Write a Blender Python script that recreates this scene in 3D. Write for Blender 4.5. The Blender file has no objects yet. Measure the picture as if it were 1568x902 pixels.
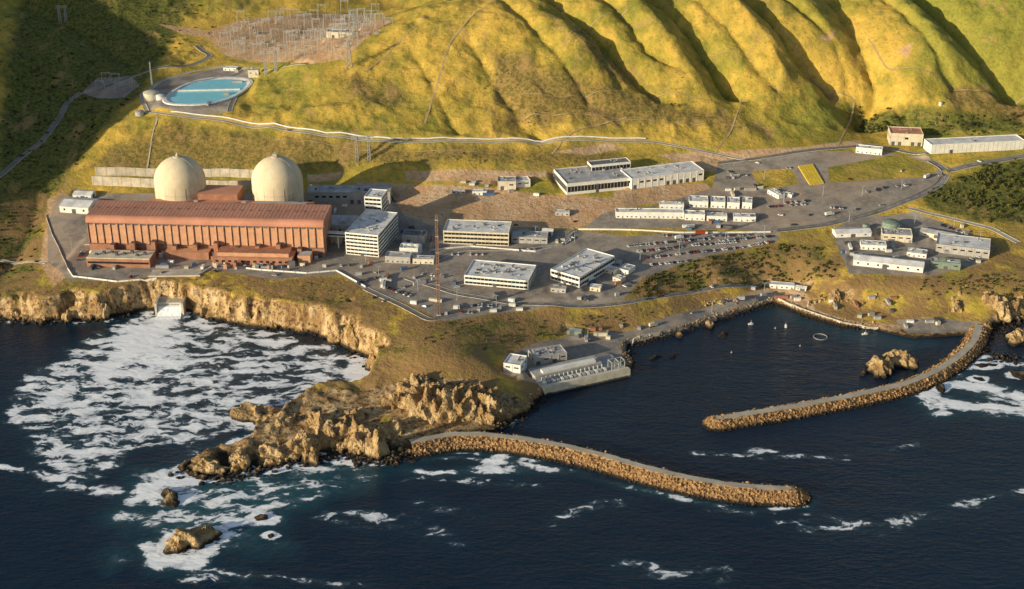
import bpy, math, random
import numpy as np
from mathutils import Vector, noise as mn
random.seed(7); rng=np.random.default_rng(7)
sc=bpy.context.scene
H=560.0; PIT=math.radians(25); F=2154.0; CX,CY=784.0,451.0
cP,sP=math.cos(PIT),math.sin(PIT)
SUN_EL=13.0; LX,LY=0.84,0.54
# ------------------------------------------------------------ survey helpers
def ray(px,py):
    a=(px-CX)/F; b=-(py-CY)/F
    return np.array([a, cP+b*sP, -sP+b*cP])
def P(px,py,z=0.0):
    d=ray(px,py); t=(H-z)/-d[2]
    return np.array([d[0]*t,d[1]*t,z])
# ------------------------------------------------------------ noise
def vnoise(x,y,seed):
    r=np.random.default_rng(seed).random((256,256))
    xi=np.floor(x).astype(int); yi=np.floor(y).astype(int)
    fx=x-xi; fy=y-yi
    fx=fx*fx*fx*(fx*(fx*6-15)+10); fy=fy*fy*fy*(fy*(fy*6-15)+10)
    a=r[xi%256,yi%256]; b=r[(xi+1)%256,yi%256]; c=r[xi%256,(yi+1)%256]; d=r[(xi+1)%256,(yi+1)%256]
    return (a*(1-fx)+b*fx)*(1-fy)+(c*(1-fx)+d*fx)*fy
def fbm(x,y,size,octv=4,seed=1,ridge=False):
    s=0;amp=1;tot=0
    ca,sa=math.cos(.6),math.sin(.6)
    X=x/size;Y=y/size
    for i in range(octv):
        n=vnoise(X+17.3*i,Y-9.1*i,seed+i)*2-1
        if ridge: n=1-2*np.abs(n)
        s=s+n*amp; tot+=amp; amp*=.5
        X,Y=(X*ca-Y*sa)*2.03,(X*sa+Y*ca)*2.03
    return s/tot
def smooth(x,a,b):
    t=np.clip((x-a)/(b-a),0,1); return t*t*(3-2*t)
def seg_dist(X,Y,pts,closed=False):
    d=np.full(X.shape,1e9)
    n=len(pts)
    for i in range(n if closed else n-1):
        a=pts[i];b=pts[(i+1)%n]
        ex,ey=b[0]-a[0],b[1]-a[1]
        t=np.clip(((X-a[0])*ex+(Y-a[1])*ey)/(ex*ex+ey*ey+1e-9),0,1)
        d=np.minimum(d,(X-a[0]-t*ex)**2+(Y-a[1]-t*ey)**2)
    return np.sqrt(d)
def inside(X,Y,pts):
    c=np.zeros(X.shape,bool); n=len(pts)
    for i in range(n):
        x1,y1=pts[i][0],pts[i][1]; x2,y2=pts[(i+1)%n][0],pts[(i+1)%n][1]
        if y1==y2: continue
        c^=((y1>Y)!=(y2>Y))&(X<(x2-x1)*(Y-y1)/(y2-y1)+x1)
    return c
def sdf(X,Y,pts):
    d=seg_dist(X,Y,pts,True); return np.where(inside(X,Y,pts),d,-d)
def axis(lo,hi,step,far0,far1):
    core=list(np.arange(lo,hi,step)); s=step;v=lo;L=[]
    while v>far0: s*=1.25; v-=s; L.append(v)
    s=step;v=core[-1];R=[]
    while v<far1: s*=1.25; v+=s; R.append(v)
    return np.array(L[::-1]+core+R)
# ------------------------------------------------------------ terrain controls (px,py,z)
C=[(110,410,26),(200,420,26),(300,420,26),(400,415,26),(500,425,26),(600,450,26),(700,472,25),(550,400,26),(640,400,26),(800,462,24),(900,440,25),
(1000,405,25),(1190,365,29),(1100,385,27),(900,370,28),(780,375,27),(700,378,27),(150,385,26),(500,390,26),(300,385,26),(1100,350,32),
(100,340,26),(150,300,29),(250,300,30),(350,300,30),(480,295,31),(600,300,32),(640,335,29),(760,335,31),(860,330,33),
(140,262,42),(230,262,42),(330,262,42),(480,270,41),(560,278,40),(650,278,41),(750,285,40),(830,290,40),(940,285,41),(1070,272,43),
(960,330,36),(1090,300,39),(1100,320,36),(1200,320,37),(1160,290,41),(1250,300,41),(1330,290,43),(1300,260,47),(1420,270,47),(1390,310,40),(1250,345,33),
(1120,250,48),(1230,235,53),(1340,230,54),(1450,250,52),(1560,225,60),(1500,250,54),
(1280,360,30),(1400,335,32),(1400,380,25),(1300,415,24),(1420,415,24),(1500,385,27),(1560,400,26),(1510,345,33),(1568,330,34),(1540,300,40),
(265,178,80),(340,184,78),(420,194,75),(500,209,71),(600,217,68),(750,218,65),(900,214,64),(1005,216,60),(1100,235,53),
(200,190,72),(260,220,60),(350,225,60),(450,235,60),(560,240,58),(700,245,56),(850,240,55),(950,238,52),(160,230,55),
(230,150,84),(318,137,85),(260,118,86),(370,110,88),(360,150,85),(300,170,82),(300,105,86),
(380,128,92),(450,130,97),(470,92,118),(530,66,131),(600,40,146),(660,15,158),(700,0,166),(600,110,112),(700,110,116),(800,110,118),(600,165,88),(750,165,88),(900,165,86),
(800,0,172),(900,0,172),(1000,0,172),(1100,0,172),(1200,0,172),(1300,0,166),(1400,0,168),(1500,0,168),(1568,0,170),
(900,60,146),(1000,60,142),(1100,60,140),(1200,60,140),(1300,60,134),(1400,60,138),(1500,60,138),(1568,60,134),
(1000,120,108),(1100,120,106),(1200,120,104),(1300,130,92),(1400,120,106),(1500,120,104),(1568,120,100),
(1050,175,78),(1150,175,76),(1250,180,70),(1330,190,60),(1400,190,64),(1500,185,70),(1568,190,70),
(410,80,97),(340,60,98),(480,50,101),(560,30,104),(620,10,108),(430,30,106),(300,80,92),(250,95,88),(200,110,82),(520,-30,118),
(175,130,78),(120,145,72),(100,160,66),(60,220,50),(0,270,42),(50,330,24),(20,400,15),(75,300,30),(60,380,20),(0,450,18),(70,420,24),(0,360,18),
(0,170,66),(50,120,82),(0,80,100),(100,60,100),(100,10,120),(0,0,130),(200,40,104),(250,10,116),(330,20,110),(400,0,118),
(30,465,20),(120,440,24),(180,440,24),(230,440,25),(290,440,25),(380,450,24),(470,458,25),(520,475,25),(560,500,24),(600,520,24),(650,500,26),(640,550,22),(700,545,24),(600,560,16),
(750,560,17),(680,600,10),(600,600,9),(740,612,5),(560,610,7),(500,622,8),(530,650,4),(450,680,3),(380,700,3),(650,650,5),(620,665,4),(700,655,5),(460,632,7),
(750,485,24),(850,468,23),(960,462,19),(1060,445,14),(1150,435,9),(800,520,13),(780,560,8),(860,512,8),(950,507,6),(1000,490,9),(900,495,12),(1000,430,24),(1100,412,24),(1180,388,25),(1100,430,17),
(1080,475,5),(1150,455,6),(1200,435,7),(1250,470,5),(1300,490,4),(1350,495,4),(1450,495,4),(1500,495,5),(900,540,5),(960,520,4),(1230,430,12),(1270,440,14),
(1250,412,23),(1350,432,22),(1480,435,22),(1540,440,23),(1600,440,24),(1350,474,6),(1300,462,7),(1470,480,6),(1560,480,6),(1480,450,20),(1300,436,20),(1420,440,21)]
W=[P(*c) for c in C]
W+= [np.array(p) for p in [(-700,1250,70),(-790,1270,150),(-760,1330,190),(-800,1450,195),(-820,1560,195),(-640,1400,75),(-650,1500,100),(-900,1200,110),(-760,1700,180),(-620,1650,125),(-600,1180,20),(-1100,1500,220),
 (-600,1950,170),(-300,1950,150),(0,1950,190),(400,1950,200),(800,1900,200),(900,1500,90),(900,1250,40),(800,1100,20),(-1500,2200,350),(0,2500,330),(1500,2200,330),(0,4000,500),(3000,3000,500),(-3000,3000,500),(2500,1500,150),(-2500,1500,200),(4500,6000,600),(-4500,6000,600)]]
W=np.array(W)
gx=axis(-700,720,2.1,-4500,4500); gy=axis(860,1860,2.1,-600,6500)
X,Y=np.meshgrid(gx,gy,indexing='ij')
def rbf(Wp,X,Y,reg=1.5):
    n=len(Wp); D=np.sqrt((Wp[:,None,0]-Wp[None,:,0])**2+(Wp[:,None,1]-Wp[None,:,1])**2)
    A=np.zeros((n+1,n+1)); A[:n,:n]=-D+np.eye(n)*reg; A[n,:n]=1;A[:n,n]=1
    w=np.linalg.solve(A,np.append(Wp[:,2],0))
    out=np.full(X.shape,w[n])
    for i in range(n): out-=w[i]*np.sqrt((X-Wp[i,0])**2+(Y-Wp[i,1])**2+9)
    return out
Z=rbf(W,X,Y)
def hgt(x,y):
    x=np.asarray(x,float);y=np.asarray(y,float)
    i=np.clip(np.searchsorted(gx,x)-1,0,len(gx)-2); j=np.clip(np.searchsorted(gy,y)-1,0,len(gy)-2)
    u=np.clip((x-gx[i])/(gx[i+1]-gx[i]),0,1); v=np.clip((y-gy[j])/(gy[j+1]-gy[j]),0,1)
    return (Z[i,j]*(1-u)+Z[i+1,j]*u)*(1-v)+(Z[i,j+1]*(1-u)+Z[i+1,j+1]*u)*v
TS=np.arange(700,3200,3.0)
def hit(px,py):
    d=ray(px,py); p=np.array([0,0,H])[:,None]+d[:,None]*TS
    h=np.maximum(hgt(p[0],p[1]),0); b=np.nonzero(p[2]<=h)[0]
    if len(b)==0: return P(px,py,100)
    k=max(b[0],1); a0=p[2][k-1]-h[k-1]; a1=h[k]-p[2][k]; t=TS[k-1]+3.0*a0/(a0+a1+1e-9)
    q=np.array([0,0,H])+d*t
    q[2]=max(float(hgt(q[0],q[1])),0); return q
def HL(l): return [hit(*p) for p in l]
# ------------------------------------------------------------ ground-use polygons
ASPH=[[(72,335),(90,298),(140,296),(600,296),(620,330),(660,345),(880,352),(960,362),(1190,352),(1195,368),(1120,385),(1040,405),(985,425),(955,458),(870,468),(780,478),(680,492),(620,462),(560,445),(520,420),(420,428),(310,412),(180,430),(105,430),(72,400)],
 [(1100,245),(1230,233),(1340,228),(1425,243),(1447,262),(1440,280),(1400,302),(1330,327),(1280,345),(1190,356),(1140,352),(890,352),(925,325),(1000,315),(1090,288)],
 [(1272,352),(1310,335),(1400,325),(1450,342),(1525,375),(1505,405),(1420,424),(1300,420),(1285,385)],
 [(222,168),(212,145),(250,122),(350,100),(385,105),(362,140),(350,172),(300,178)],
 [(870,515),(970,505),(1060,475),(1180,445),(1190,455),(1120,480),(1010,512),(965,530),(968,560),(835,590),(770,572),(770,545),(820,525)],
 [(1370,490),(1450,488),(1500,492),(1500,505),(1440,512),(1390,512)],[(150,118),(200,115),(215,130),(190,150),(150,150),(125,142)]]
DIRT=[[(540,276),(760,288),(830,298),(930,302),(1000,308),(935,332),(880,350),(620,345),(600,320)],[(1005,236),(1130,230),(1230,225),(1320,212),(1320,222),(1230,236),(1090,246),(1040,250)],
 [(310,50),(345,85),(400,95),(470,100),(530,90),(560,60),(600,35),(560,20),(450,22),(370,30)],[(72,300),(100,290),(110,420),(80,440),(60,400)],[(240,35),(310,45),(330,58),(280,52)],
 [(1090,468),(1170,440),(1230,440),(1250,475),(1300,490),(1380,498),(1380,510),(1300,503),(1240,488),(1190,466)],[(620,655),(700,645),(750,655),(700,672),(640,680)],
 [(845,232),(930,220),(960,226),(900,238)],[(1255,52),(1285,40),(1272,58)],[(1375,70),(1400,60),(1390,85)],[(470,265),(525,262),(520,275),(470,278)],[(940,285),(1080,280),(1095,292),(1000,312),(940,302)],[(1120,245),(1000,250),(1080,262),(1130,268)],[(620,262),(840,262),(900,256),(830,272),(740,282),(620,276)]]
ISLE=[[(1150,262),(1212,258),(1225,282),(1165,290)],[(1268,256),(1380,236),(1438,256),(1425,270),(1270,280)]]
LUSH=[[(-50,-20),(380,-20),(330,45),(240,110),(215,145),(130,240),(90,290),(68,330),(60,440),(0,480),(-60,480)],[(1400,290),(1568,240),(1700,240),(1700,345),(1500,340),(1420,320)],
 [(880,455),(1000,405),(1190,372),(1260,375),(1290,420),(1240,430),(1100,440),(990,462)],[(1300,140),(1420,160),(1568,170),(1568,205),(1430,205),(1360,190),(1300,185)],
 [(620,490),(760,480),(860,480),(820,520),(740,530),(640,510)]]
SCRUB=[[(250,186),(420,200),(600,225),(900,225),(1000,235),(900,255),(600,256),(400,262),(130,262),(165,225)],[(735,60),(830,100),(1000,140),(1100,165),(1180,198),(900,192),(770,192)],[(880,15),(935,60),(1010,130),(930,118),(870,60)],
 [(560,515),(640,508),(740,540),(770,570),(640,600),(560,590)],[(740,500),(900,480),(1060,455),(1000,490),(860,512),(780,530)],[(100,428),(240,432),(500,430),(560,460),(600,510),(520,490),(380,446),(230,436),(60,450)],[(1180,370),(1280,420),(1200,430),(1100,440)],[(1290,425),(1560,425),(1560,455),(1300,450)],[(1450,120),(1568,130),(1568,180),(1450,170)],[(500,110),(560,120),(640,160),(560,170)]]
FRESH=[[(1330,-40),(1700,-40),(1700,160),(1560,150),(1500,130),(1380,120),(1400,60)],[(270,182),(420,196),(420,212),(300,200)],[(1490,240),(1600,235),(1600,300),(1480,290)],[(450,606),(560,600),(560,630),(460,636)],[(1340,185),(1440,205),(1560,210),(1568,190),(1440,170)],[(1240,120),(1330,150),(1300,200),(1180,210)]]
def mp(L_): return [HL([(a,max(b,2)) for a,b in p]) for p in L_]
ASPHw=mp(ASPH); DIRTw=mp(DIRT); ISLEw=mp(ISLE); LUSHw=mp(LUSH); SCw=mp(SCRUB); FRw=mp(FRESH)
for L_ in (LUSHw,FRw):
    for pl in L_:
        for q in pl:
            if q[1]>1640: q[1]+=250
def union(polys,clampd=60):
    out=np.full(X.shape,-float(clampd))
    for pl in polys:
        a=np.array(pl); x0,x1,y0,y1=a[:,0].min()-clampd,a[:,0].max()+clampd,a[:,1].min()-clampd,a[:,1].max()+clampd
        i0,i1=np.searchsorted(gx,[x0,x1]); j0,j1=np.searchsorted(gy,[y0,y1])
        s=sdf(X[i0:i1,j0:j1],Y[i0:i1,j0:j1],pl); out[i0:i1,j0:j1]=np.maximum(out[i0:i1,j0:j1],s)
    return np.clip(out,-clampd,clampd)
A_s=union(ASPHw); I_s=union(ISLEw,30); A_s=np.minimum(A_s,-I_s); D_s=union(DIRTw); L_s=union(LUSHw,60); S_s=union(SCw); F_s=union(FRw)
# gullies / spurs of the hillside
GUL=[([(870,0),(930,55),(1005,135)],26,15),([(1030,-10),(1075,55),(1122,122)],32,17),([(1170,-10),(1215,55),(1270,112)],30,17),([(1290,-10),(1325,60),(1345,115),(1320,170)],24,22),
([(1440,-10),(1500,60),(1550,130)],32,24),([(720,60),(760,130),(825,205)],9,12),([(950,10),(990,60),(1050,105)],12,9),([(1110,30),(1150,80),(1190,130)],9,9),([(40,0),(120,40),(200,90)],12,25),([(1340,120),(1400,190)],8,14),([(1225,0),(1280,60),(1300,110)],9,8),([(1380,10),(1430,70),(1460,120)],10,10),
([(60,300),(30,380),(0,420)],6,20),([(975,-5),(1060,120)],-9,14),([(1125,0),(1200,110)],-9,16),([(1240,0),(1300,100)],-6,14),([(1390,0),(1450,90)],-9,20),([(800,20),(860,90),(900,150)],8,9),([(640,90),(670,150),(700,200)],5,8),([(850,0),(905,60),(950,120)],6,7),([(1060,10),(1100,70),(1150,140)],5,7)]
hillm=smooth(Z,45,75)
gulw=[(HL([(a,max(b,2)) for a,b in l]),d,w) for l,d,w in GUL]
for l,d,w in gulw:
    l=[np.array(q) for q in l]
    e=l[0]-l[1]; l=[l[0]+e/np.linalg.norm(e[:2])*250]+l if l[0][1]>1600 else l
    dd=seg_dist(X,Y,l); dd=np.maximum(dd+7*fbm(X,Y,38,4,55),0)
    Z-=d*(np.exp(-(dd/w)*1.1) if d>0 else np.exp(-(dd/w)**2))
pad=smooth(-np.maximum(A_s,D_s),2,30)
Z+=pad*hillm*(6*fbm(X,Y,150,4,3)+3.4*fbm(X,Y,40,4,9,True)+1.3*fbm(X,Y,13,3,19))+pad*0.9*fbm(X,Y,22,4,21)
# ------------------------------------------------------------ coast
COAST=[(-200,470),(-60,488),(0,490),(60,493),(110,489),(150,492),(175,482),(205,477),(240,474),(285,476),(330,490),(380,498),(440,506),(490,512),(530,533),(562,548),(574,570),(562,590),(520,598),(480,606),(452,620),(430,645),(400,655),(380,675),(330,690),(275,718),(300,731),(360,730),(420,713),(480,700),(530,692),(570,703),(600,705),(630,694),(700,684),(760,658),(800,635),(828,606),(835,596),(963,570),(972,555),(958,540),(960,528),(1000,520),(1050,505),(1100,490),(1150,474),(1185,464),(1205,472),(1240,486),(1290,500),(1340,504),(1370,512),(1400,518),(1450,515),(1490,512),(1512,515),(1520,500),(1540,492),(1600,490),(1700,500)]
CW=[P(a,b,0)[:2] for a,b in COAST]
CWc=[(-4600,1350),(-1500,1250)]+CW+[(1200,1050),(4600,900),(4600,6600),(-4600,6600)]
CD=sdf(X,Y,CWc)
harb=inside(X,Y,[P(*p)[:2] for p in [(835,610,0),(960,490,5),(1180,430,5),(1260,440,5),(1380,465,5),(1520,478,5),(1520,560,0),(1200,560,0),(980,610,0)]]).astype(float)
near=smooth(Y,2000,1500)
CD2=CD+(1-.8*harb)*near*(4.5*fbm(X,Y,26,4,31,True)+2.4*fbm(X,Y,9,3,41,True))-1.5*(1-harb)*near
pen_s=sdf(X,Y,[P(*p)[:2] for p in [(440,600,8),(560,590,12),(620,575,16),(720,575,16),(800,600,8),(790,680,0),(640,720,0),(260,750,0),(240,700,0)]])
penm=smooth(pen_s,-8,14)
rough=smooth(-CD,-40,-6)*smooth(CD,-5,2)
crag=fbm(X,Y,24,5,77,True)
rib=fbm(X,Y,8,3,61,True)
slope=0.8+3.4*vnoise(X/16,Y/16,5)**1.3+0.6*rib
Zl=np.maximum(Z,2.2)+(1-harb)*pad*rough*(penm*(6.5*crag+1.8*rib-1.5)+(1-penm)*2.0*(crag-.2))
Zc=0.3+np.maximum(CD2,0)*slope
step=6.5+2*fbm(X,Y,60,2,91)
ZcT=Zc+1.8*np.sin(Zc/step*6.28)*(1-harb)
Z=np.where(CD2>0,np.minimum(Zl,np.maximum(ZcT,.2)),np.maximum(-12,CD2*0.8))
ROCK=np.clip(penm*smooth(crag,-.6,-.1),0,1)
# ------------------------------------------------------------ mesh builder
class MB:
    def __init__(s): s.v=[];s.f=[];s.m=[];s.sm=[]
    def poly(s,pts,m=0):
        o=len(s.v); s.v+= [tuple(p) for p in pts]; s.f.append(tuple(range(o,o+len(pts)))); s.m.append(m); s.sm.append(False)
    def box(s,x0,x1,y0,y1,z0,z1,m=0,t=0.0,tm=None,ty=None):
        o=len(s.v); u=t; w=t if ty is None else ty
        s.v+=[(x0,y0,z0),(x1,y0,z0),(x1,y1,z0),(x0,y1,z0),(x0+u,y0+w,z1),(x1-u,y0+w,z1),(x1-u,y1-w,z1),(x0+u,y1-w,z1)]
        s.f+=[(o,o+3,o+2,o+1),(o+4,o+5,o+6,o+7)]+[(o+i,o+(i+1)%4,o+4+(i+1)%4,o+4+i) for i in range(4)]
        s.m+=[m,m if tm is None else tm]+[m]*4; s.sm+=[False]*6
    def lathe(s,cx,cy,prof,n=24,m=0,smo=True,cap=True):
        o=len(s.v)
        for r,z in prof:
            for i in range(n):
                a=2*math.pi*i/n; s.v.append((cx+r*math.cos(a),cy+r*math.sin(a),z))
        for k in range(len(prof)-1):
            for i in range(n):
                j=(i+1)%n; s.f.append((o+k*n+i,o+k*n+j,o+(k+1)*n+j,o+(k+1)*n+i)); s.m.append(m); s.sm.append(smo)
        if cap: s.f.append(tuple(o+(len(prof)-1)*n+i for i in range(n))); s.m.append(m); s.sm.append(False)
    def beam(s,p,q,r,m=0):
        p=Vector(p);q=Vector(q); d=(q-p).normalized(); a=d.cross(Vector((0,0,1)))
        if a.length<.05: a=Vector((1,0,0))
        a=a.normalized()*r; b=d.cross(a).normalized()*r; o=len(s.v)
        for c in (p,q):
            for e in (a+b,a-b,-a-b,-a+b): s.v.append(tuple(c+e))
        s.f+=[(o+i,o+(i+1)%4,o+4+(i+1)%4,o+4+i) for i in range(4)]+[(o+3,o+2,o+1,o),(o+4,o+5,o+6,o+7)]; s.m+=[m]*6; s.sm+=[False]*6
    def prism(s,prof,x0,x1,m=0,endm=None,tops=None):
        o=len(s.v);n=len(prof)
        for x in (x0,x1):
            for y,z in prof: s.v.append((x,y,z))
        for i in range(n):
            j=(i+1)%n; s.f.append((o+i,o+j,o+n+j,o+n+i)); s.m.append(m if tops is None else tops[i]); s.sm.append(False)
        s.f+=[tuple(o+i for i in range(n-1,-1,-1)),tuple(o+n+i for i in range(n))]; s.m+=[m if endm is None else endm]*2; s.sm+=[False]*2
    def obj(s,name,mats,loc=(0,0,0),rot=0.0,parent=None,mesh_only=False):
        me=bpy.data.meshes.new(name); me.from_pydata(s.v,[],s.f)
        for m in mats: me.materials.append(m)
        me.polygons.foreach_set('material_index',s.m); me.polygons.foreach_set('use_smooth',s.sm); me.update()
        if mesh_only: return me
        return link(name,me,loc,rot,parent)
def link(name,me,loc=(0,0,0),rot=0.0,parent=None):
    ob=bpy.data.objects.new(name,me); sc.collection.objects.link(ob); ob.location=tuple(loc); ob.rotation_euler=(0,0,rot)
    if parent: ob.parent=parent
    return ob
def npmesh(name,V,Fc,mats,smo=False,mi=None,attrs=None):
    me=bpy.data.meshes.new(name); V=np.asarray(V,np.float32); Fc=np.asarray(Fc,np.int32); k=Fc.shape[1]
    me.vertices.add(len(V)); me.vertices.foreach_set('co',V.ravel())
    me.loops.add(Fc.size); me.loops.foreach_set('vertex_index',Fc.ravel())
    me.polygons.add(len(Fc)); me.polygons.foreach_set('loop_start',np.arange(0,Fc.size,k,dtype=np.int32))
    for m in mats: me.materials.append(m)
    if mi is not None: me.polygons.foreach_set('material_index',np.asarray(mi,np.int32))
    me.update(calc_edges=True)
    me.polygons.foreach_set('use_smooth',np.full(len(Fc),smo)); 
    if attrs:
        for an,av in attrs.items():
            at=me.color_attributes.new(an,'FLOAT_COLOR','POINT'); at.data.foreach_set('color',np.asarray(av,np.float32).ravel())
    me.update(); return link(name,me)
# ------------------------------------------------------------ materials
class NT:
    def __init__(s,name):
        s.mat=bpy.data.materials.new(name); s.mat.use_nodes=True; s.t=s.mat.node_tree; s.b=s.t.nodes['Principled BSDF']
        tc=s.t.nodes.new('ShaderNodeTexCoord'); s.co=tc.outputs['Object']
    def l(s,a,sock):
        if isinstance(a,bpy.types.NodeSocket): s.t.links.new(a,sock)
        else:
            try: sock.default_value=a
            except Exception: sock.default_value=(a[0],a[1],a[2],1)
    def noise(s,size,detail=4,rough=.55,co=None,sc_=None,dist=0):
        n=s.t.nodes.new('ShaderNodeTexNoise'); n.inputs['Scale'].default_value=1.0/size; n.inputs['Detail'].default_value=detail; n.inputs['Roughness'].default_value=rough; n.inputs['Distortion'].default_value=dist
        s.l(co or s.co,n.inputs['Vector']); return n.outputs['Fac']
    def mapp(s,scale=(1,1,1),rot=(0,0,0),co=None):
        n=s.t.nodes.new('ShaderNodeMapping'); n.inputs['Scale'].default_value=scale; n.inputs['Rotation'].default_value=rot; s.l(co or s.co,n.inputs['Vector']); return n.outputs[0]
    def voro(s,size,feat='F1',co=None,rnd=1.0):
        n=s.t.nodes.new('ShaderNodeTexVoronoi'); n.feature=feat; n.inputs['Scale'].default_value=1.0/size; n.inputs['Randomness'].default_value=rnd; s.l(co or s.co,n.inputs['Vector']); return n.outputs['Distance']
    def math(s,op,a,b=0.0,c=False):
        n=s.t.nodes.new('ShaderNodeMath'); n.operation=op; n.use_clamp=c; s.l(a,n.inputs[0]); s.l(b,n.inputs[1]); return n.outputs[0]
    def ss(s,v,a,b):
        n=s.t.nodes.new('ShaderNodeMapRange'); n.interpolation_type='SMOOTHSTEP'; s.l(v,n.inputs[0]); n.inputs[1].default_value=a; n.inputs[2].default_value=b; return n.outputs[0]
    def mix(s,f,a,b,blend='MIX'):
        n=s.t.nodes.new('ShaderNodeMix'); n.data_type='RGBA'; n.blend_type=blend; s.l(f,n.inputs[0]); s.l(a,n.inputs[6]); s.l(b,n.inputs[7]); return n.outputs[2]
    def attr(s,name):
        n=s.t.nodes.new('ShaderNodeAttribute'); n.attribute_name=name; q=s.t.nodes.new('ShaderNodeSeparateColor'); s.t.links.new(n.outputs['Color'],q.inputs[0]); return q.outputs
    def bump(s,h,strength=.5,dist=1.0,prev=None):
        n=s.t.nodes.new('ShaderNodeBump'); s.l(strength,n.inputs['Strength']); n.inputs['Distance'].default_value=dist; s.l(h,n.inputs['Height'])
        if prev: s.l(prev,n.inputs['Normal'])
        return n.outputs[0]
    def warp(s,co,size,amt):
        n=s.t.nodes.new('ShaderNodeTexNoise'); n.inputs['Scale'].default_value=1.0/size; n.inputs['Detail'].default_value=2; s.l(co,n.inputs['Vector'])
        a=s.t.nodes.new('ShaderNodeVectorMath'); a.operation='SUBTRACT'; s.t.links.new(n.outputs['Color'],a.inputs[0]); a.inputs[1].default_value=(.5,.5,.5)
        b=s.t.nodes.new('ShaderNodeVectorMath'); b.operation='SCALE'; s.t.links.new(a.outputs[0],b.inputs[0]); b.inputs['Scale'].default_value=amt
        c=s.t.nodes.new('ShaderNodeVectorMath'); c.operation='ADD'; s.l(co,c.inputs[0]); s.t.links.new(b.outputs[0],c.inputs[1]); return c.outputs[0]
    def fin(s,col,rough=.85,nrm=None,spec=.3):
        s.l(col,s.b.inputs['Base Color']); s.l(rough,s.b.inputs['Roughness']); s.b.inputs['Specular IOR Level'].default_value=spec
        if nrm: s.l(nrm,s.b.inputs['Normal'])
        return s.mat
def c4(r,g,b): return (r,g,b,1)
def paint(name,col,var=.25,rough=.7,size=6,spec=.3,metal=0):
    n=NT(name); a=n.noise(size,4,.65); d=n.noise(size*.15,3); st=n.noise(1.0,3,.6,n.mapp((.7,.7,.06)))
    dark=c4(*[c*(1-var) for c in col]); lite=c4(*[min(1,c*(1+var*.4)) for c in col])
    cc=n.mix(n.ss(a,.3,.7),dark,lite); cc=n.mix(n.math('MULTIPLY',n.ss(st,.5,.8),.35),cc,c4(col[0]*.6,col[1]*.55,col[2]*.5))
    n.b.inputs['Metallic'].default_value=metal
    return n.fin(cc,rough,n.bump(d,.15,.2),spec)
M={}
M['white']=paint('white_painted_wall',(.84,.81,.73),.14)
M['cream']=paint('cream_wall',(.72,.63,.47),.2)
M['grayw']=paint('gray_wall',(.46,.43,.39),.2)
M['dgray']=paint('dark_gray_metal',(.12,.12,.13),.3)
M['roofg']=paint('gray_roofing',(.50,.48,.47),.35,.8,9)
M['roofw']=paint('white_roofing',(.80,.77,.73),.28,.8,9)
M['roofd']=paint('dark_roofing',(.18,.18,.19),.3)
M['glass']=paint('window_glass',(.025,.028,.032),.4,.15,5,.5)
M['tanw']=paint('tan_cladding',(.62,.34,.20),.15)
M['redroof']=paint('red_brown_roofing',(.62,.28,.175),.2,.6,30)
M['brick']=paint('red_brown_wall',(.42,.20,.12),.25)
M['conc']=paint('weathered_concrete',(.62,.54,.42),.28,.85,10)
M['dome']=paint('containment_concrete',(.78,.65,.44),.14,.8,14)
M['steel']=paint('galvanised_steel',(.42,.42,.40),.2,.5,4)
M['yellow']=paint('yellow_paint',(.80,.56,.06),.15)
M['red']=paint('red_paint',(.45,.05,.03),.2)
M['green']=paint('green_tank_paint',(.22,.28,.21),.2)
M['blue']=paint('blue_tarp',(.10,.18,.32),.2)
M['tire']=paint('tyre_rubber',(.03,.03,.03),.2)
M['mast']=paint('mast_steel',(.30,.17,.12),.3)
M['wline']=paint('road_marking_white',(.78,.76,.70),.2)
def asphalt_mat():
    n=NT('asphalt'); a=n.noise(18,4,.6); b=n.noise(1.5,3)
    c=n.mix(n.ss(a,.3,.7),c4(.17,.155,.14),c4(.26,.235,.205)); c=n.mix(n.math('MULTIPLY',n.ss(b,.5,.7),.4),c,c4(.10,.095,.09)); return n.fin(c,.9,n.bump(b,.2,.1))
M['asph']=asphalt_mat()
def lt_road():
    n=NT('concrete_road'); a=n.noise(14,4,.6); c=n.mix(n.ss(a,.3,.7),c4(.40,.35,.27),c4(.56,.49,.38)); return n.fin(c,.9)
M['lroad']=lt_road()
def dirtroad():
    n=NT('dirt_track'); a=n.noise(6,4,.6); c=n.mix(n.ss(a,.3,.7),c4(.42,.28,.13),c4(.52,.37,.19)); return n.fin(c,.95)
M['track']=dirtroad()
def rock_mat(name):
    n=NT(name); g=n.t.nodes.new('ShaderNodeNewGeometry'); sep=n.t.nodes.new('ShaderNodeSeparateXYZ'); n.l(g.outputs['Position'],sep.inputs[0])
    a=n.noise(14,4,.65); b=n.noise(3.5,5,.7,dist=1.0); s=n.noise(5,4,.6,n.mapp((1,1,.25)))
    c=n.mix(n.ss(a,.35,.65),c4(.32,.19,.075),c4(.64,.45,.22)); c=n.mix(n.ss(b,.50,.64),c,c4(.11,.065,.032)); c=n.mix(n.math('MULTIPLY',n.ss(s,.55,.75),.6),c,c4(.72,.57,.36))
    zz=n.math('ADD',sep.outputs[2],n.math('MULTIPLY',n.math('SUBTRACT',b,.5),4.5))
    c=n.mix(n.ss(zz,4.2,1.2),c,c4(.03,.022,.015))
    nr=n.bump(a,.7,3.0); nr=n.bump(b,1.0,1.8,nr); nr=n.bump(n.voro(2.6,'DISTANCE_TO_EDGE'),.6,.9,nr)
    return n.fin(c,.85,nr)
M['rock']=rock_mat('coastal_rock')
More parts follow.
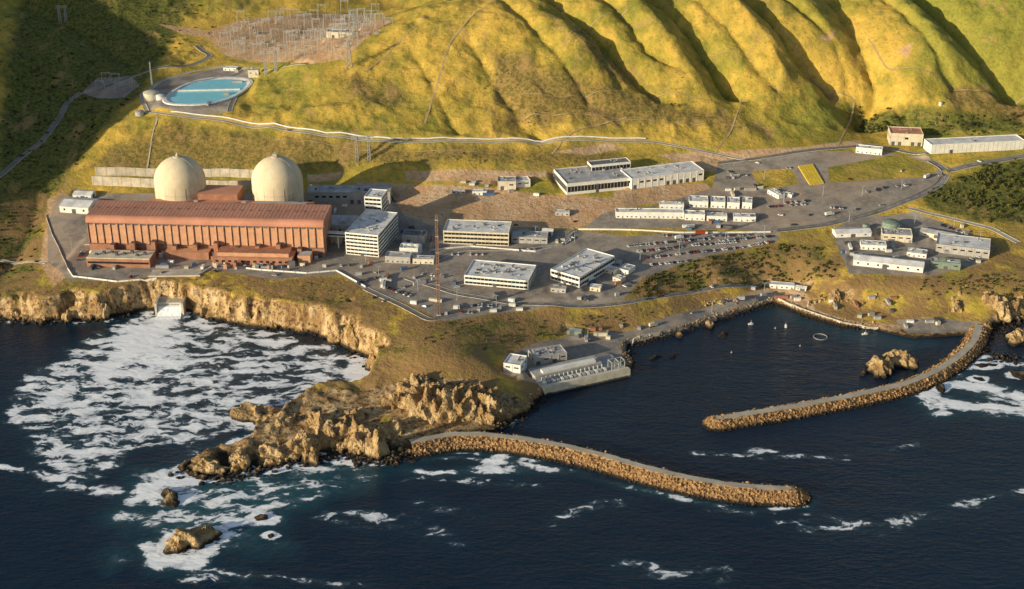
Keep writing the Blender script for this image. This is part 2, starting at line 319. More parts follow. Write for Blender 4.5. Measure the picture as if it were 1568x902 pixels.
def armor():
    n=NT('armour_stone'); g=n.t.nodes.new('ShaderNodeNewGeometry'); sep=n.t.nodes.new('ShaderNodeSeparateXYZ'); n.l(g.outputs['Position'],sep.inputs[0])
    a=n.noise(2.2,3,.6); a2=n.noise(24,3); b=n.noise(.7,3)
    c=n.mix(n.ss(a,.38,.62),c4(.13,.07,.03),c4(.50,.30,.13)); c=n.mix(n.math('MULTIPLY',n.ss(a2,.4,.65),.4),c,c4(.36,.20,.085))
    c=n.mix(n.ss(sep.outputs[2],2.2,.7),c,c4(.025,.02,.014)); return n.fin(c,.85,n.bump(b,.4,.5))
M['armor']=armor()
def foliage():
    n=NT('shrub_foliage'); a=n.noise(9,3); b=n.noise(1.3,2)
    c=n.mix(n.ss(a,.35,.65),c4(.055,.06,.018),c4(.15,.14,.035)); c=n.mix(n.ss(b,.5,.7),c,c4(.08,.075,.02)); return n.fin(c,.9)
M['leaf']=foliage(); M['bark']=paint('bark',(.12,.09,.06),.3)
def car_mat():
    n=NT('car_paint'); oi=n.t.nodes.new('ShaderNodeObjectInfo'); r=n.t.nodes.new('ShaderNodeValToRGB'); r.color_ramp.interpolation='CONSTANT'
    cols=[(0,(.75,.75,.73)),(.36,(.04,.04,.045)),(.50,(.35,.36,.37)),(.68,(.5,.46,.38)),(.78,(.26,.04,.03)),(.84,(.06,.08,.15)),(.9,(.8,.78,.74))]
    e=r.color_ramp.elements; e[0].position=0; e[0].color=(*cols[0][1],1); e[1].position=.36; e[1].color=(*cols[1][1],1)
    for p,c in cols[2:]: q=e.new(p); q.color=(*c,1)
    n.l(oi.outputs['Random'],r.inputs[0]); return n.fin(r.outputs[0],.25,None,.5)
M['car']=car_mat()
def poolm():
    n=NT('pool_water'); a=n.noise(12,2); c=n.mix(a,c4(.16,.58,.66),c4(.34,.76,.80)); return n.fin(c,.1,n.bump(n.noise(1.5,2),.1,.1),.5)
M['pool']=poolm()
def foamm():
    n=NT('white_water'); a=n.noise(2.0,4,.7,n.mapp((1,1,.2))); c=n.mix(n.ss(a,.35,.6),c4(.65,.7,.72),c4(.95,.95,.95)); return n.fin(c,.8,n.bump(a,.5,.6))
M['foam']=foamm()
def terrain_mat():
    n=NT('coastal_hillside'); m1=n.attr('m1'); m2=n.attr('m2')
    g=n.t.nodes.new('ShaderNodeNewGeometry'); sep=n.t.nodes.new('ShaderNodeSeparateXYZ'); n.l(g.outputs['Normal'],sep.inputs[0]); ps=n.t.nodes.new('ShaderNodeSeparateXYZ'); n.l(g.outputs['Position'],ps.inputs[0])
    big=n.noise(110,4,.65); mid=n.noise(22,4,.65); sm=n.noise(4.5,4,.7); fine=n.noise(1.6,3,.7); dw=n.noise(26,5,.72,n.mapp((1,.3,1),(0,0,.4)))
    gold=n.mix(n.ss(mid,.35,.65),c4(.68,.43,.085),c4(.52,.355,.06)); green=n.mix(n.ss(mid,.4,.65),c4(.39,.31,.05),c4(.22,.215,.036))
    gr=n.mix(n.ss(n.math('ADD',n.math('MULTIPLY',big,.55),n.math('MULTIPLY',dw,.45)),.42,.58),gold,green)
    fresh=n.mix(n.ss(sm,.35,.65),c4(.17,.20,.035),c4(.36,.34,.055)); gr=n.mix(n.math('MULTIPLY',n.ss(n.math('ADD',m2[2],n.math('MULTIPLY',n.math('SUBTRACT',mid,.5),.6)),.25,.8),.8),gr,fresh)
    lush=n.mix(n.ss(sm,.38,.62),c4(.065,.075,.018),c4(.19,.19,.038)); 
    lf=n.ss(n.math('ADD',m1[2],n.math('MULTIPLY',n.math('SUBTRACT',mid,.5),.5)),.40,.66)
    gr=n.mix(lf,gr,lush)
    scr=n.mix(n.ss(sm,.40,.60),c4(.33,.21,.075),c4(.12,.115,.03)); sf=n.ss(n.math('ADD',m2[1],n.math('MULTIPLY',n.math('SUBTRACT',dw,.5),1.0)),.36,.74)
    gr=n.mix(n.math('MULTIPLY',sf,.85),gr,scr)
    gr=n.mix(n.math('MULTIPLY',n.ss(sm,.52,.66),.5),gr,c4(.18,.14,.035))
    gr=n.mix(n.math('MULTIPLY',n.ss(dw,.54,.70),.6),gr,c4(.50,.29,.12))
    gr=n.mix(n.math('MULTIPLY',n.ss(fine,.56,.72),.4),gr,c4(.64,.47,.17))
    low=n.ss(ps.outputs[2],36,24); gr=n.mix(n.math('MULTIPLY',low,n.ss(mid,.38,.56)),gr,c4(.33,.20,.08))
    s=n.noise(6,4,.65,n.mapp((1,1,.2))); rc=n.mix(n.ss(mid,.35,.65),c4(.34,.20,.08),c4(.62,.43,.21)); rc=n.mix(n.ss(sm,.47,.60),rc,c4(.13,.075,.037)); rc=n.mix(n.math('MULTIPLY',n.ss(s,.52,.7),.6),rc,c4(.72,.56,.35)); rc=n.mix(n.math('MULTIPLY',n.ss(s,.48,.34),.7),rc,c4(.17,.10,.045))
    wet=n.ss(n.math('ADD',ps.outputs[2],n.math('MULTIPLY',n.math('SUBTRACT',sm,.5),6)),4.0,1.2); rc=n.mix(wet,rc,c4(.035,.026,.018))
    steep=n.ss(n.math('ADD',sep.outputs[2],n.math('MULTIPLY',n.math('SUBTRACT',sm,.5),.4)),.82,.66)
    coast=n.ss(ps.outputs[2],31,27); rf=n.math('MAXIMUM',n.math('MULTIPLY',steep,coast),n.ss(n.math('ADD',m2[0],n.math('MULTIPLY',n.math('SUBTRACT',sm,.5),.6)),.4,.6)); rf=n.math('MAXIMUM',rf,wet)
    jit=n.math('MULTIPLY',n.math('SUBTRACT',sm,.5),.10)
    dirt=n.mix(n.ss(mid,.35,.65),c4(.60,.35,.18),c4(.66,.46,.28)); dirt=n.mix(n.ss(sm,.5,.7),dirt,c4(.40,.25,.13)); dirt=n.mix(n.math('MULTIPLY',n.ss(dw,.5,.62),.5),dirt,c4(.33,.22,.12))
    asp=n.mix(n.ss(mid,.35,.65),c4(.23,.20,.17),c4(.39,.33,.27)); asp=n.mix(n.math('MULTIPLY',n.ss(sm,.5,.66),.5),asp,c4(.52,.40,.28)); asp=n.mix(n.math('MULTIPLY',n.ss(fine,.52,.7),.5),asp,c4(.14,.13,.12)); asp=n.mix(n.math('MULTIPLY',n.ss(big,.5,.62),.4),asp,c4(.48,.33,.22))
    col=n.mix(n.ss(n.math('ADD',m1[1],jit),.48,.53),gr,dirt)
    af=n.ss(n.math('ADD',m1[0],n.math('MULTIPLY',jit,.4)),.495,.51); col=n.mix(af,col,asp)
    cr=n.math('MULTIPLY',rf,n.math('SUBTRACT',1.0,af)); col=n.mix(cr,col,rc)
    nr=n.bump(mid,.4,2.5); nr=n.bump(sm,.9,1.5,nr)
    mx=n.t.nodes.new('ShaderNodeMix'); mx.data_type='VECTOR'; n.l(n.math('MULTIPLY',af,.9),mx.inputs[0]); n.l(nr,mx.inputs[4]); n.l(g.outputs['Normal'],mx.inputs[5])
    return n.fin(col,.92,mx.outputs[1],.15)
M['terr']=terrain_mat()
def water_mat():
    n=NT('ocean_water'); m=n.attr('foam'); dens=m[0]
    wc=n.warp(n.co,22,20)
    st=n.mapp((.45,1,1),(0,0,-.15),wc)
    f1=n.noise(11,5,.6,st); f2=n.noise(3.6,4,.65,n.mapp((.6,1,1),(0,0,.1),wc))
    e=n.math('ADD',n.math('MULTIPLY',n.ss(f1,.33,.67),.72),n.math('MULTIPLY',n.ss(f2,.3,.7),.28))
    x=n.math('ADD',n.math('SUBTRACT',dens,1.0),e)
    ff=n.math('MULTIPLY',n.ss(x,0.0,.12),n.ss(dens,.02,.14))
    thin=n.math('MULTIPLY',n.ss(x,-.30,.05),n.ss(dens,.02,.18))
    big=n.noise(120,3,.55); deep=n.mix(big,c4(.002,.010,.024),c4(.005,.021,.043))
    deep=n.mix(m[1],deep,c4(.03,.14,.16)); deep=n.mix(n.math('MULTIPLY',thin,.30),deep,c4(.16,.22,.25))
    fc=n.mix(n.ss(x,.0,.42),c4(.55,.57,.60),c4(1.0,1.0,1.0))
    col=n.mix(ff,deep,fc)
    w1=n.noise(16,3,.6,n.mapp((.5,1,1),(0,0,.5))); w2=n.noise(3.4,4,.68,n.mapp((.45,1,1),(0,0,.3)))
    calm=n.math('SUBTRACT',1.0,n.math('MULTIPLY',ff,.75))
    nr=n.bump(w1,.6,2.2); nr=n.bump(w2,calm,.95,nr)
    rough=n.math('ADD',.15,n.math('MULTIPLY',ff,.7))
    return n.fin(col,rough,nr,.26)
M['water']=water_mat()
# ------------------------------------------------------------ flatten pads under footprints
def flatten(cx,cy,rot,hx,hy,z,fall=7):
    R=math.hypot(hx,hy)+fall+3
    i0,i1=np.searchsorted(gx,[cx-R,cx+R]); j0,j1=np.searchsorted(gy,[cy-R,cy+R])
    xs=X[i0:i1,j0:j1]-cx; ys=Y[i0:i1,j0:j1]-cy; c,s=math.cos(rot),math.sin(rot)
    u=np.abs(xs*c+ys*s)-hx; w=np.abs(-xs*s+ys*c)-hy
    d=np.hypot(np.maximum(u,0),np.maximum(w,0)); k=1-smooth(d,2.5,fall)
    Z[i0:i1,j0:j1]=Z[i0:i1,j0:j1]*(1-k)+(z-.05)*k
def frame(A,B,z=None):
    if z is None: z=(hit(*A)[2]+hit(*B)[2])/2
    a=P(A[0],A[1],z); b=P(B[0],B[1],z); d=b-a; w=math.hypot(d[0],d[1]); return a,w,math.atan2(d[1],d[0]),z
def windows_band(mb,w,d,z0,z1,mw,mt,step=3.6,sides='fblr'):
    e=.06
    if 'f' in sides: mb.box(.8,w-.8,-e,0,z0,z1,mw)
    if 'b' in sides: mb.box(.8,w-.8,d,d+e,z0,z1,mw)
    if 'l' in sides: mb.box(-e,0,.8,d-.8,z0,z1,mw)
    if 'r' in sides: mb.box(w,w+e,.8,d-.8,z0,z1,mw)
    k=int((w-1.6)/step)
    for i in range(1,k): 
        x=.8+(w-1.6)*i/k; mb.box(x-.1,x+.1,-.14,-.06,z0,z1,mt)
    k=int((d-1.6)/step)
    for i in range(1,k):
        y=.8+(d-1.6)*i/k; mb.box(-.14,-.06,y-.1,y+.1,z0,z1,mt); mb.box(w+.06,w+.14,y-.1,y+.1,z0,z1,mt)
    mb.box(-.35,w+.35,-.45,-.15,z1+.05,z1+.3,mt); 
def bld(name,A,B,depth,h,wall='white',roof='roofg',style='band',floors=1,hvac=4,z=None,win='glass'):
    a,w,rot,z=frame(A,B,z)
    cx=a[0]+math.cos(rot)*w/2-math.sin(rot)*depth/2; cy=a[1]+math.sin(rot)*w/2+math.cos(rot)*depth/2
    flatten(cx,cy,rot,w/2,depth/2,z)
    mb=MB(); mats=[M[wall],M[win],M[roof],M['steel'],M['dgray'],M['roofg'],M['conc']]; d=depth
    if style=='gable':
        r=h*.32; mb.box(0,w,0,d,-4,h-r,0)
        mb.prism([(-.5,h-r),(d/2,h),(d+.5,h-r),(d+.5,h-r-.25),(-.5,h-r-.25)],-.5,w+.5,2,0)
        n=max(2,int(w/9))
        for i in range(n):
            x=w*(i+.5)/n; mb.box(x-1,x+1,-.06,0,h*.25,h*.45,1)
        mb.box(w*.42,w*.42+4.5,-.1,0,0,min(4.5,h*.55),4); mb.box(w,w+.1,d*.35,d*.65,0,min(4.5,h*.55),4)
    else:
        mb.box(0,w,0,d,-4,h,0,tm=2)
        p=.7 if h>5 else .25; t=.35
        mb.box(-.08,w+.08,-.08,t,h+.003,h+p,0);mb.box(-.08,w+.08,d-t,d+.08,h+.003,h+p,0);mb.box(-.08,t,t+.003,d-t-.003,h+.003,h+p,0);mb.box(w-t,w+.08,t+.003,d-t-.003,h+.003,h+p,0)
        fh=h/floors
        if style=='band':
            for f in range(floors): windows_band(mb,w,d,f*fh+fh*.25,f*fh+fh*.76,1,0)
            mb.box(w*.45,w*.45+3,-.2,-.06,0,fh*.8,4)
        elif style=='ind':
            n=max(2,int(w/7))
            for i in range(n+1): x=.2+(w-.4)*i/n; mb.box(x-.2,x+.2,-.25,0,0,h-.2,0)
            for i in range(n):
                x=w*(i+.5)/n
                if random.random()<.35: mb.box(x-1.8,x+1.8,-.08,0,0,min(4.2,h*.5),4)
                else: mb.box(x-2,x+2,-.08,0,h*.55,h*.72,1)
            m_=max(2,int(d/8))
            for i in range(m_): y=d*(i+.5)/m_; mb.box(w,w+.08,y-1.5,y+1.5,h*.5,h*.7,1); mb.box(-.08,0,y-1.5,y+1.5,h*.5,h*.7,1)
        elif style=='trailer':
            n=max(2,int(w/4.5))
            for i in range(n):
                x=w*(i+.5)/n
                if i%4==1: mb.box(x-.5,x+.5,-.08,0,.2,2.3,4); mb.box(x-1,x+1,-1.2,-.1,-.5,.2,3)
                else: mb.box(x-.8,x+.8,-.06,0,1.1,2.2,1)
        elif style=='blank':
            n=max(2,int(w/5))
            for i in range(1,n): x=w*i/n; mb.box(x-.08,x+.08,-.05,0,0,h,4)
            mb.box(w*.2,w*.2+3.6,-.1,-.05,0,3.8,4)
    for i in range(hvac):
        if style=='gable': break
        ux=random.uniform(.08,.85)*w; uy=random.uniform(.12,.8)*d; s=random.uniform(.9,2.0); hh=random.uniform(.7,1.7)
        mb.box(ux,ux+s*1.4,uy,uy+s,h+.02,h+hh,random.choice([3,4,5]))
        if i%3==0: mb.beam((ux+s,uy+s*.5,h+.35),(min(w-1,ux+s+random.uniform(4,12)),uy+s*.5,h+.35),.22,3)
        if i%4==1: mb.box(ux-2,ux-1.2,uy+3,min(d-1,uy+9),h+.02,h+.4,6)
    return mb.obj(name,mats,(a[0],a[1],z),rot),mb,(a,w,rot,z)
# ------------------------------------------------------------ turbine building
def turbine():
    a,w,rot,z=frame((139,386),(497,394),26); d=46; h=37
    flatten(a[0]+w/2,a[1]+d/2,rot,w/2+10,d/2+45,26,12)
    mb=MB(); mats=[M['tanw'],M['redroof'],M['brick'],M['dgray'],M['glass'],M['white']]
    R=5.0; arc=[]
    for i in range(7): t=math.pi/2*i/6; arc.append((R-R*math.cos(t)-.8,h-R+R*math.sin(t)))
    arc2=[(d-y,zz) for y,zz in arc[::-1]]
    mb.prism([(-.8,h-R-1.5)]+arc+arc2+[(d+.8,h-R-1.5)],-.8,w+.8,1,1)
    mb.box(0,w,0,d,-4,h-R-1.4,0)
    mb.box(-.3,w+.3,-.3,0,0,9,2); mb.box(-.35,w+.35,-.45,-.3,9,9.8,3)
    n=31
    for i in range(n+1):
        x=.4+(w-.8)*i/n; mb.box(x-.35,x+.35,-.9,0,9.9,h-R-1.6,0 if i%2 else 2)
        if i<n: mb.box(x+.45,x+1.0,-.06,0,10,h-R-2,3)
    for i in range(n):
        x=(w)*(i+.5)/n; mb.box(x-1.9,x+1.9,-.12,0,h-R-3.4,h-R-2.4,3)
        if i%4==2: mb.box(x-2.2,x+2.2,-.42,-.3,0,5,3)
    for i in range(6): y=d*(i+.5)/6; mb.box(w,w+.35,y-.3,y+.3,0,h-R-1.6,2)
    mb.box(w+.003,w+.12,14,30,0,14,3)
    for i in range(60):
        x=w*(i+.5)/60; mb.box(x-.06,x+.06,4.3,d-5,h,h+.12,2)
    for i in range(26):
        x=w*(i+.5)/26; mb.box(x-.6,x+.6,d*.5-.6,d*.5+.6,h,h+.8,3)
    mb.box(-.82,w+.82,-.95,-.8,h-R-1.9,h-R-1.2,3)
    T=mb.obj('turbine_building',mats,(a[0],a[1],z),rot)
    m2=MB(); mt=[M['tanw'],M['brick'],M['roofg'],M['glass'],M['dgray'],M['cream'],M['grayw']]
    m2.box(8,68,-34,-14,-3,9,1,tm=5); m2.box(9,67,-34.06,-34,3.5,5.5,3); m2.box(8,68,-34.3,-34,8.6,9.4,5)
    for i in range(8): m2.box(14+i*6.5,16.5+i*6.5,-28+3*(i%3),-25+3*(i%3),9.02,10.5+i%2,4)
    m2.box(124,200,-22,-.5,-3,7,1,tm=0); m2.box(128,196,-18,-.5,7,10.5,0,tm=1)
    for i in range(12): m2.box(127+i*6,130+i*6,-22.08,-22,2.5,4.5,3)
    for i in range(60):
        x=random.uniform(4,w-4); s=random.uniform(.8,2.6); y=random.uniform(-13,-3)
        if 124<x<200: y=random.uniform(-34,-25)
        if 8<x<72: y=random.uniform(-12,-3)
        m2.box(x,x+s*1.5,y,y+s,-1,random.uniform(2,6),random.choice([0,1,2,4,5,6]))
    m2.box(76,118,-12,-.9,-3,7,1,tm=0)
    for i in range(10): m2.box(22+i*20,26+i*20,-7,-.95,0,11+(i%3)*2,1,tm=4)
    m2.box(204,216,-16,-4,-2,8,0,tm=2); m2.box(196,203,-24,-23,-2,6,4)
    for k,(x,y) in enumerate([(5,-10),(12,-9),(19,-10)]): m2.lathe(x,y,[(2.6,0),(2.6,5),(1.4,6.2),(.1,6.6)],14,5)
    m2.obj('front_annex',mt,(0,0,0),0,T)
    m3=MB()
    m3.box(40,205,d+.9,d+26,-3,h-9,0,tm=1); m3.box(88,128,d+26.1,d+52,-3,h-3,0,tm=1); m3.box(150,200,d+2,d+14,h-9,h-5,0,tm=2)
    for i in range(12): m3.box(50+i*12,54+i*12,d+6+(i%4)*4,d+9+(i%4)*4,h-8.98,h-7,2)
    m3.box(206,250,d-6,d+20,-3,17,2,tm=3); 
    for i in range(8): m3.box(212+i*4.4,214+i*4.4,d-6.1,d-6,3+(i%2)*7,6+(i%2)*7,4)
    for i in range(9): x=random.uniform(208,244); y=random.uniform(d-4,d+16); m3.box(x,x+3,y,y+2.5,17,17+random.uniform(1,3),random.choice([2,3]))
    m3.obj('auxiliary_building',[M['brick'],M['redroof'],M['grayw'],M['roofg'],M['glass']],(0,0,0),0,T)
    return a,w,rot
tb=turbine()
def dome(px,depth=1330,R=25.5,zc=66,hat=0):
    x=(px-CX)/F*(depth*cP+(H-zc)*sP); mb=MB(); T=zc-28+R
    prof=[(R,0),(R,zc-28)]+[(R*math.cos(t),zc-28+R*math.sin(t)) for t in [math.pi/2*i/14 for i in range(1,14)]]+[(.6,T)]
    mb.lathe(0,0,prof,64,0)
    for zz in (10,20,30): mb.lathe(0,0,[(R+.02,zz),(R+.14,zz+.05),(R+.14,zz+.4),(R+.02,zz+.45)],64,1,True,False)
    for i in range(16):
        a_=math.pi*2*i/16
        mb.beam((R*math.cos(a_)*1.003,R*math.sin(a_)*1.003,0),(R*math.cos(a_)*1.003,R*math.sin(a_)*1.003,zc-28),.10,1)
    mb.lathe(0,0,[(4,T-.6),(4,T+.4),(3.4,T+.6)],20,1)
    if hat: mb.box(-2.6,1.6,-2,2,T+.5,T+3.6,1); mb.beam((0,0,T),(0,0,T+6),.2,2)
    else: mb.lathe(0,0,[(2.0,T+.6),(1.2,T+2.6),(.3,T+4.6)],12,1)
    for z1 in range(0,24):
        t=z1/24*math.pi/2; u=-.5
        mb.box(R*math.cos(t)*math.cos(u)-.4,R*math.cos(t)*math.cos(u)+.4,R*math.cos(t)*math.sin(u)-.5,R*math.cos(t)*math.sin(u)+.2,zc-28+R*math.sin(t),zc-28+R*math.sin(t)+.4,1)
    mb.obj('containment_dome',[M['dome'],M['conc'],M['steel']],(x,depth,28))
    flatten(x,depth,0,R,R,30,10)
dome(275.5); dome(424.5,hat=1)
def strip_wall(name,pts,h,t=.5,mat='conc',mat2='conc',base=1.5):
    mb=MB(); w=[hit(*p) for p in pts]; res=[]
    for i in range(len(w)-1):
        L=np.linalg.norm((w[i+1]-w[i])[:2]); n=max(1,int(L/5))
        for k in range(n): res.append(w[i]+(w[i+1]-w[i])*k/n)
    res.append(w[-1])
    for q in res: q[2]=float(hgt(q[0],q[1]))
    for i in range(len(res)-1):
        a,b=res[i],res[i+1]; d=b-a; L=math.hypot(d[0],d[1])+1e-6; nx,ny=-d[1]/L*t/2,d[0]/L*t/2
        o=len(mb.v)
        for q in (a,b):
            mb.v+=[(q[0]-nx,q[1]-ny,q[2]-base),(q[0]+nx,q[1]+ny,q[2]-base),(q[0]+nx,q[1]+ny,q[2]+h),(q[0]-nx,q[1]-ny,q[2]+h)]
        mb.f+=[(o,o+4,o+7,o+3),(o+1,o+2,o+6,o+5),(o+3,o+7,o+6,o+2)]; mb.m+=[0,0,0]; mb.sm+=[False]*3
        if i%2==0: mb.box(a[0]-t*.7,a[0]+t*.7,a[1]-t*.7,a[1]+t*.7,a[2]-base,a[2]+h+.2,1)
    mb.obj(name,[M[mat],M[mat2]])
# ------------------------------------------------------------ buildings table
bld('admin_building',(530,389),(580,394),60,22,'white','roofw','band',6,14)
bld('rooftop_tower',(560,352),(586,354),22,35,'white','roofw','band',8,3,z=26)
bld('white_arched_shed',(92,325),(136,328),26,10,'white','roofw','gable')
bld('shed',(112,305),(140,306),14,7,'white','roofw','gable')
bld('maintenance_building',(679,373),(779,377),30,13,'cream','roofw','band',3,10)
bld('workshop',(783,372),(838,374),16,6,'grayw','roofg','ind',1,4)
bld('storage_shed',(830,360),(846,361),8,6,'white','roofw','gable')
bld('office_building',(711,435),(809,444),36,8.5,'white','roofw','band',2,28)
bld('office_building',(843,428),(887,441),60,10,'white','roofw','band',2,20)
bld('warehouse',(868,299),(966,289),46,12,'white','roofg','band',1,14)
bld('warehouse',(967,290),(1077,276),30,11,'white','roofw','ind',1,10)
bld('clerestory_annex',(905,276),(965,270),14,16,'white','roofd','band',2,2,z=41)
bld('small_office',(762,291),(790,291),16,9,'cream','roofg','ind',1,2)
bld('small_office',(790,288),(812,286),12,7,'white','roofw','ind',1,2)
for A,B,d,h in [((943,334),(1047,335),11,6),((1010,320),(1047,321),9,5),((1055,317),(1084,318),16,6),((1088,318),(1110,319),16,6),((1113,319),(1132,320),16,6),((1136,319),(1151,320),16,6),((1048,337),(1079,338),11,6),((1082,338),(1113,339),10,5),((1123,339),(1157,340),10,5),((1175,296),(1192,305),8,4)]:
    bld('modular_office',A,B,d,h,'white','roofw','trailer',1,3)
for A,B,d,h,st,wl,rf in [((1280,364),(1334,362),13,6,'gable','white','roofw'),((1318,382),(1357,384),12,5,'trailer','white','roofw'),((1350,369),(1396,372),18,7,'ind','cream','roofg'),((1408,360),(1460,370),13,6,'gable','cream','roofg'),((1306,406),(1413,418),16,8,'gable','white','roofw'),((1432,386),(1514,396),30,8,'ind','grayw','roofw'),((1425,410),(1470,414),10,6,'ind','green','roofg'),((1388,392),(1418,396),12,4,'trailer','white','roofw')]:
    bld('site_building',A,B,d,h,wl,rf,st,1,5)
bld('visitor_building',(1362,222),(1412,224),24,13,'cream','redroof','ind',1,3)
bld('long_storage_building',(1425,236),(1567,229),20,10,'white','roofw','blank',1,2)
bld('gatehouse',(1310,234),(1350,238),10,6,'white','roofw','trailer',1,2)
for A,B,d,h in [((925,417),(942,421),9,4),((946,417),(962,421),14,4),((938,430),(950,434),8,4),((903,445),(919,447),8,3.5),((843,447),(866,449),7,4),((925,404),(950,408),6,4),((590,402),(628,404),12,6),((632,404),(664,405),9,5),((612,392),(640,393),10,8),((1196,300),(1212,303),6,3),((692,297),(712,297),5,3),((723,299),(745,299),6,4),((500,372),(524,373),10,6),((850,330),(872,331),7,4)]:
    bld('portable_building',A,B,d,h,random.choice(['white','grayw','cream']),random.choice(['roofw','roofg']),'trailer',1,1)
bld('service_building',(470,312),(598,312),22,12,'grayw','roofg','ind',2,14,z=31)
bld('equipment_shed',(616,372),(650,374),14,8,'grayw','roofd','blank',1,3)
bld('pool_pump_house',(342,108),(362,109),7,3.5,'white','roofw','trailer',1,1)
bld('control_house',(380,114),(396,114),8,5,'cream','roofg','trailer',1,1)
bld('relay_building',(500,58),(540,60),14,7,'cream','roofg','blank',1,1)
bld('harbor_shed',(1178,441),(1216,444),7,4,'white','roofw','trailer',1,0)
bld('harbor_shed',(1218,444),(1234,446),6,4,'white','roofw','gable')
bld('intake_office',(771,568),(797,572),18,7,'white','roofw','ind',1,2)
bld('harbor_shed',(868,512),(890,514),6,3.5,'green','roofg','blank',1,0)
a=P(500,362,38); b=P(534,364,38); mb=MB(); L=np.linalg.norm(b-a); mb.box(0,L,0,5,0,4.2,0); mb.box(.3,L-.3,-.06,0,1.4,3,1); mb.box(L*.5-.6,L*.5+.6,1,4,-13,0,0); mb.obj('covered_walkway',[M['white'],M['glass']],a,math.atan2(b[1]-a[1],b[0]-a[0]))
def tank(px,py,r,h,mat='green'):
    q=hit(px,py); mb=MB(); mb.lathe(0,0,[(r,-2),(r,h),(r*.96,h+.2),(r*.4,h+r*.14),(.2,h+r*.18)],32,0)
    mb.lathe(0,0,[(r+.15,h-.3),(r+.15,h-.1)],32,1,True,False)
    for i in range(int(h*1.5)): mb.box(r*.7+.4,r*.7+1.1,-r*.72-.4,-r*.72+.1,i*.66,i*.66+.1,1)
    mb.beam((r*.7+.4,-r*.72,0),(r*.7+.4,-r*.72,h),.06,1)
    mb.obj('storage_tank',[M[mat],M['steel']],q)
tank(1363,353,8.5,9); tank(1325,352,3,6,'green'); tank(1446,408,5,6); tank(232,150,9,7,'cream'); tank(246,152,5,5,'white'); tank(214,176,5,4,'grayw')
tank(1440,160,2,3,'cream')
for p in [(620,385),(630,386),(640,387)]: tank(*p,4,8,'white')
# ------------------------------------------------------------ reservoir
def reservoir():
    c=hit(320,140); z=c[2]+.3; e=P(374,140,z); rx=abs(e[0]-P(320,140,z)[0])*.93; ry=(P(320,119,z)[1]-P(320,158,z)[1])/2
    flatten(c[0],c[1],0,rx+3,ry+3,z-.2,16)
    mb=MB(); n=72
    def rr(a):
        k=abs(math.cos(a))**2.6+abs(math.sin(a))**2.6; return k**(-1/2.6)
    rings=[(1.12,0.0),(1.10,1.3),(1.02,1.35),(.94,.2)]
    for s,zz in rings:
        for i in range(n):
            a=2*math.pi*i/n; k=rr(a); mb.v.append((rx*s*k*math.cos(a)+ry*s*k*math.sin(a)*.25,ry*s*k*math.sin(a),zz))
    for k in range(3):
        for i in range(n):
            j=(i+1)%n; mb.f.append((k*n+i,k*n+j,(k+1)*n+j,(k+1)*n+i)); mb.m.append(2); mb.sm.append(False)
    mb.f.append(tuple(3*n+i for i in range(n))); mb.m.append(1); mb.sm.append(False)
    ob=mb.obj('reservoir_pool',[M['conc'],M['pool'],M['wline']],(c[0],c[1],z))
    m=MB(); m.beam((-rx*.93,-1,.6),(rx*.93,5,.6),1.2); m.obj('divider_wall',[M['wline']],(0,0,0),0,ob)
reservoir()
# ------------------------------------------------------------ towers, masts, switchyards
def lattice(mb,x,y,z,h,wb,wt,m=0,r=.28,n=7):
    for i in range(n):
        z0,z1=h*i/n,h*(i+1)/n; w0=(wb+(wt-wb)*i/n)/2; w1=(wb+(wt-wb)*(i+1)/n)/2
        cs=[(-1,-1),(1,-1),(1,1),(-1,1)]
        for k in range(4):
            a=cs[k];b=cs[(k+1)%4]
            mb.beam((x+a[0]*w0,y+a[1]*w0,z+z0),(x+a[0]*w1,y+a[1]*w1,z+z1),r,m)
            mb.beam((x+a[0]*w0,y+a[1]*w0,z+z0),(x+b[0]*w1,y+b[1]*w1,z+z1),r*.6,m)
            mb.beam((x+b[0]*w0,y+b[1]*w0,z+z0),(x+a[0]*w1,y+a[1]*w1,z+z1),r*.6,m)
def portal_tower(px,py,h,sp=16):
    q=hit(px,py); mb=MB(); lattice(mb,-sp/2,0,-2,h,3.4,1.4,0,.2); lattice(mb,sp/2,0,-2,h,3.4,1.4,0,.2)
    for zz in (h*.82,h*.9): mb.beam((-sp*.95,0,zz),(sp*.95,0,zz),.3)
    for i in range(-6,7): mb.beam((i*sp*.15,0,h*.82),((i+.5)*sp*.15,0,h*.9),.16)
    for s in (-.9,0,.9): mb.beam((s*sp,0,h*.82),(s*sp,0,h*.82-3.5),.2)
    mb.obj('transmission_tower',[M['steel']],q)
portal_tower(556,245,29,13); portal_tower(415,112,29,12); portal_tower(97,34,24,8)
def pylon(px,py,h):
    q=hit(px,py); mb=MB(); lattice(mb,0,0,-2,h,7,1.2,0,.2)
    for k,zz in enumerate((.72,.84,.95)): mb.beam((-6+k,0,h*zz),(6-k,0,h*zz),.25); mb.beam((-6+k,0,h*zz),(0,0,h*zz+2),.15); mb.beam((6-k,0,h*zz),(0,0,h*zz+2),.15)
    mb.obj('transmission_tower',[M['steel']],q)
pylon(535,103,34); pylon(545,60,28)
q=hit(672,482); mb=MB(); lattice(mb,0,0,-1,95,2.3,1.6,0,.26,30); mb.box(-2,2,-2,2,-2,.6,1)
for i in range(6): mb.box(-1.5,1.5,-1.5,1.5,14+i*15,14.5+i*15,1)
for k in range(3):
    a_=k*2.094+.4
    for hh in (50,90): mb.beam((0,0,hh),(24*math.cos(a_),24*math.sin(a_),-1),.05,0)
mb.obj('meteorological_mast',[M['mast'],M['grayw']],q)
q=hit(234,140); mb=MB(); lattice(mb,0,0,-1,36,1.6,.8,0,.16,10); mb.obj('radio_mast',[M['steel']],q)
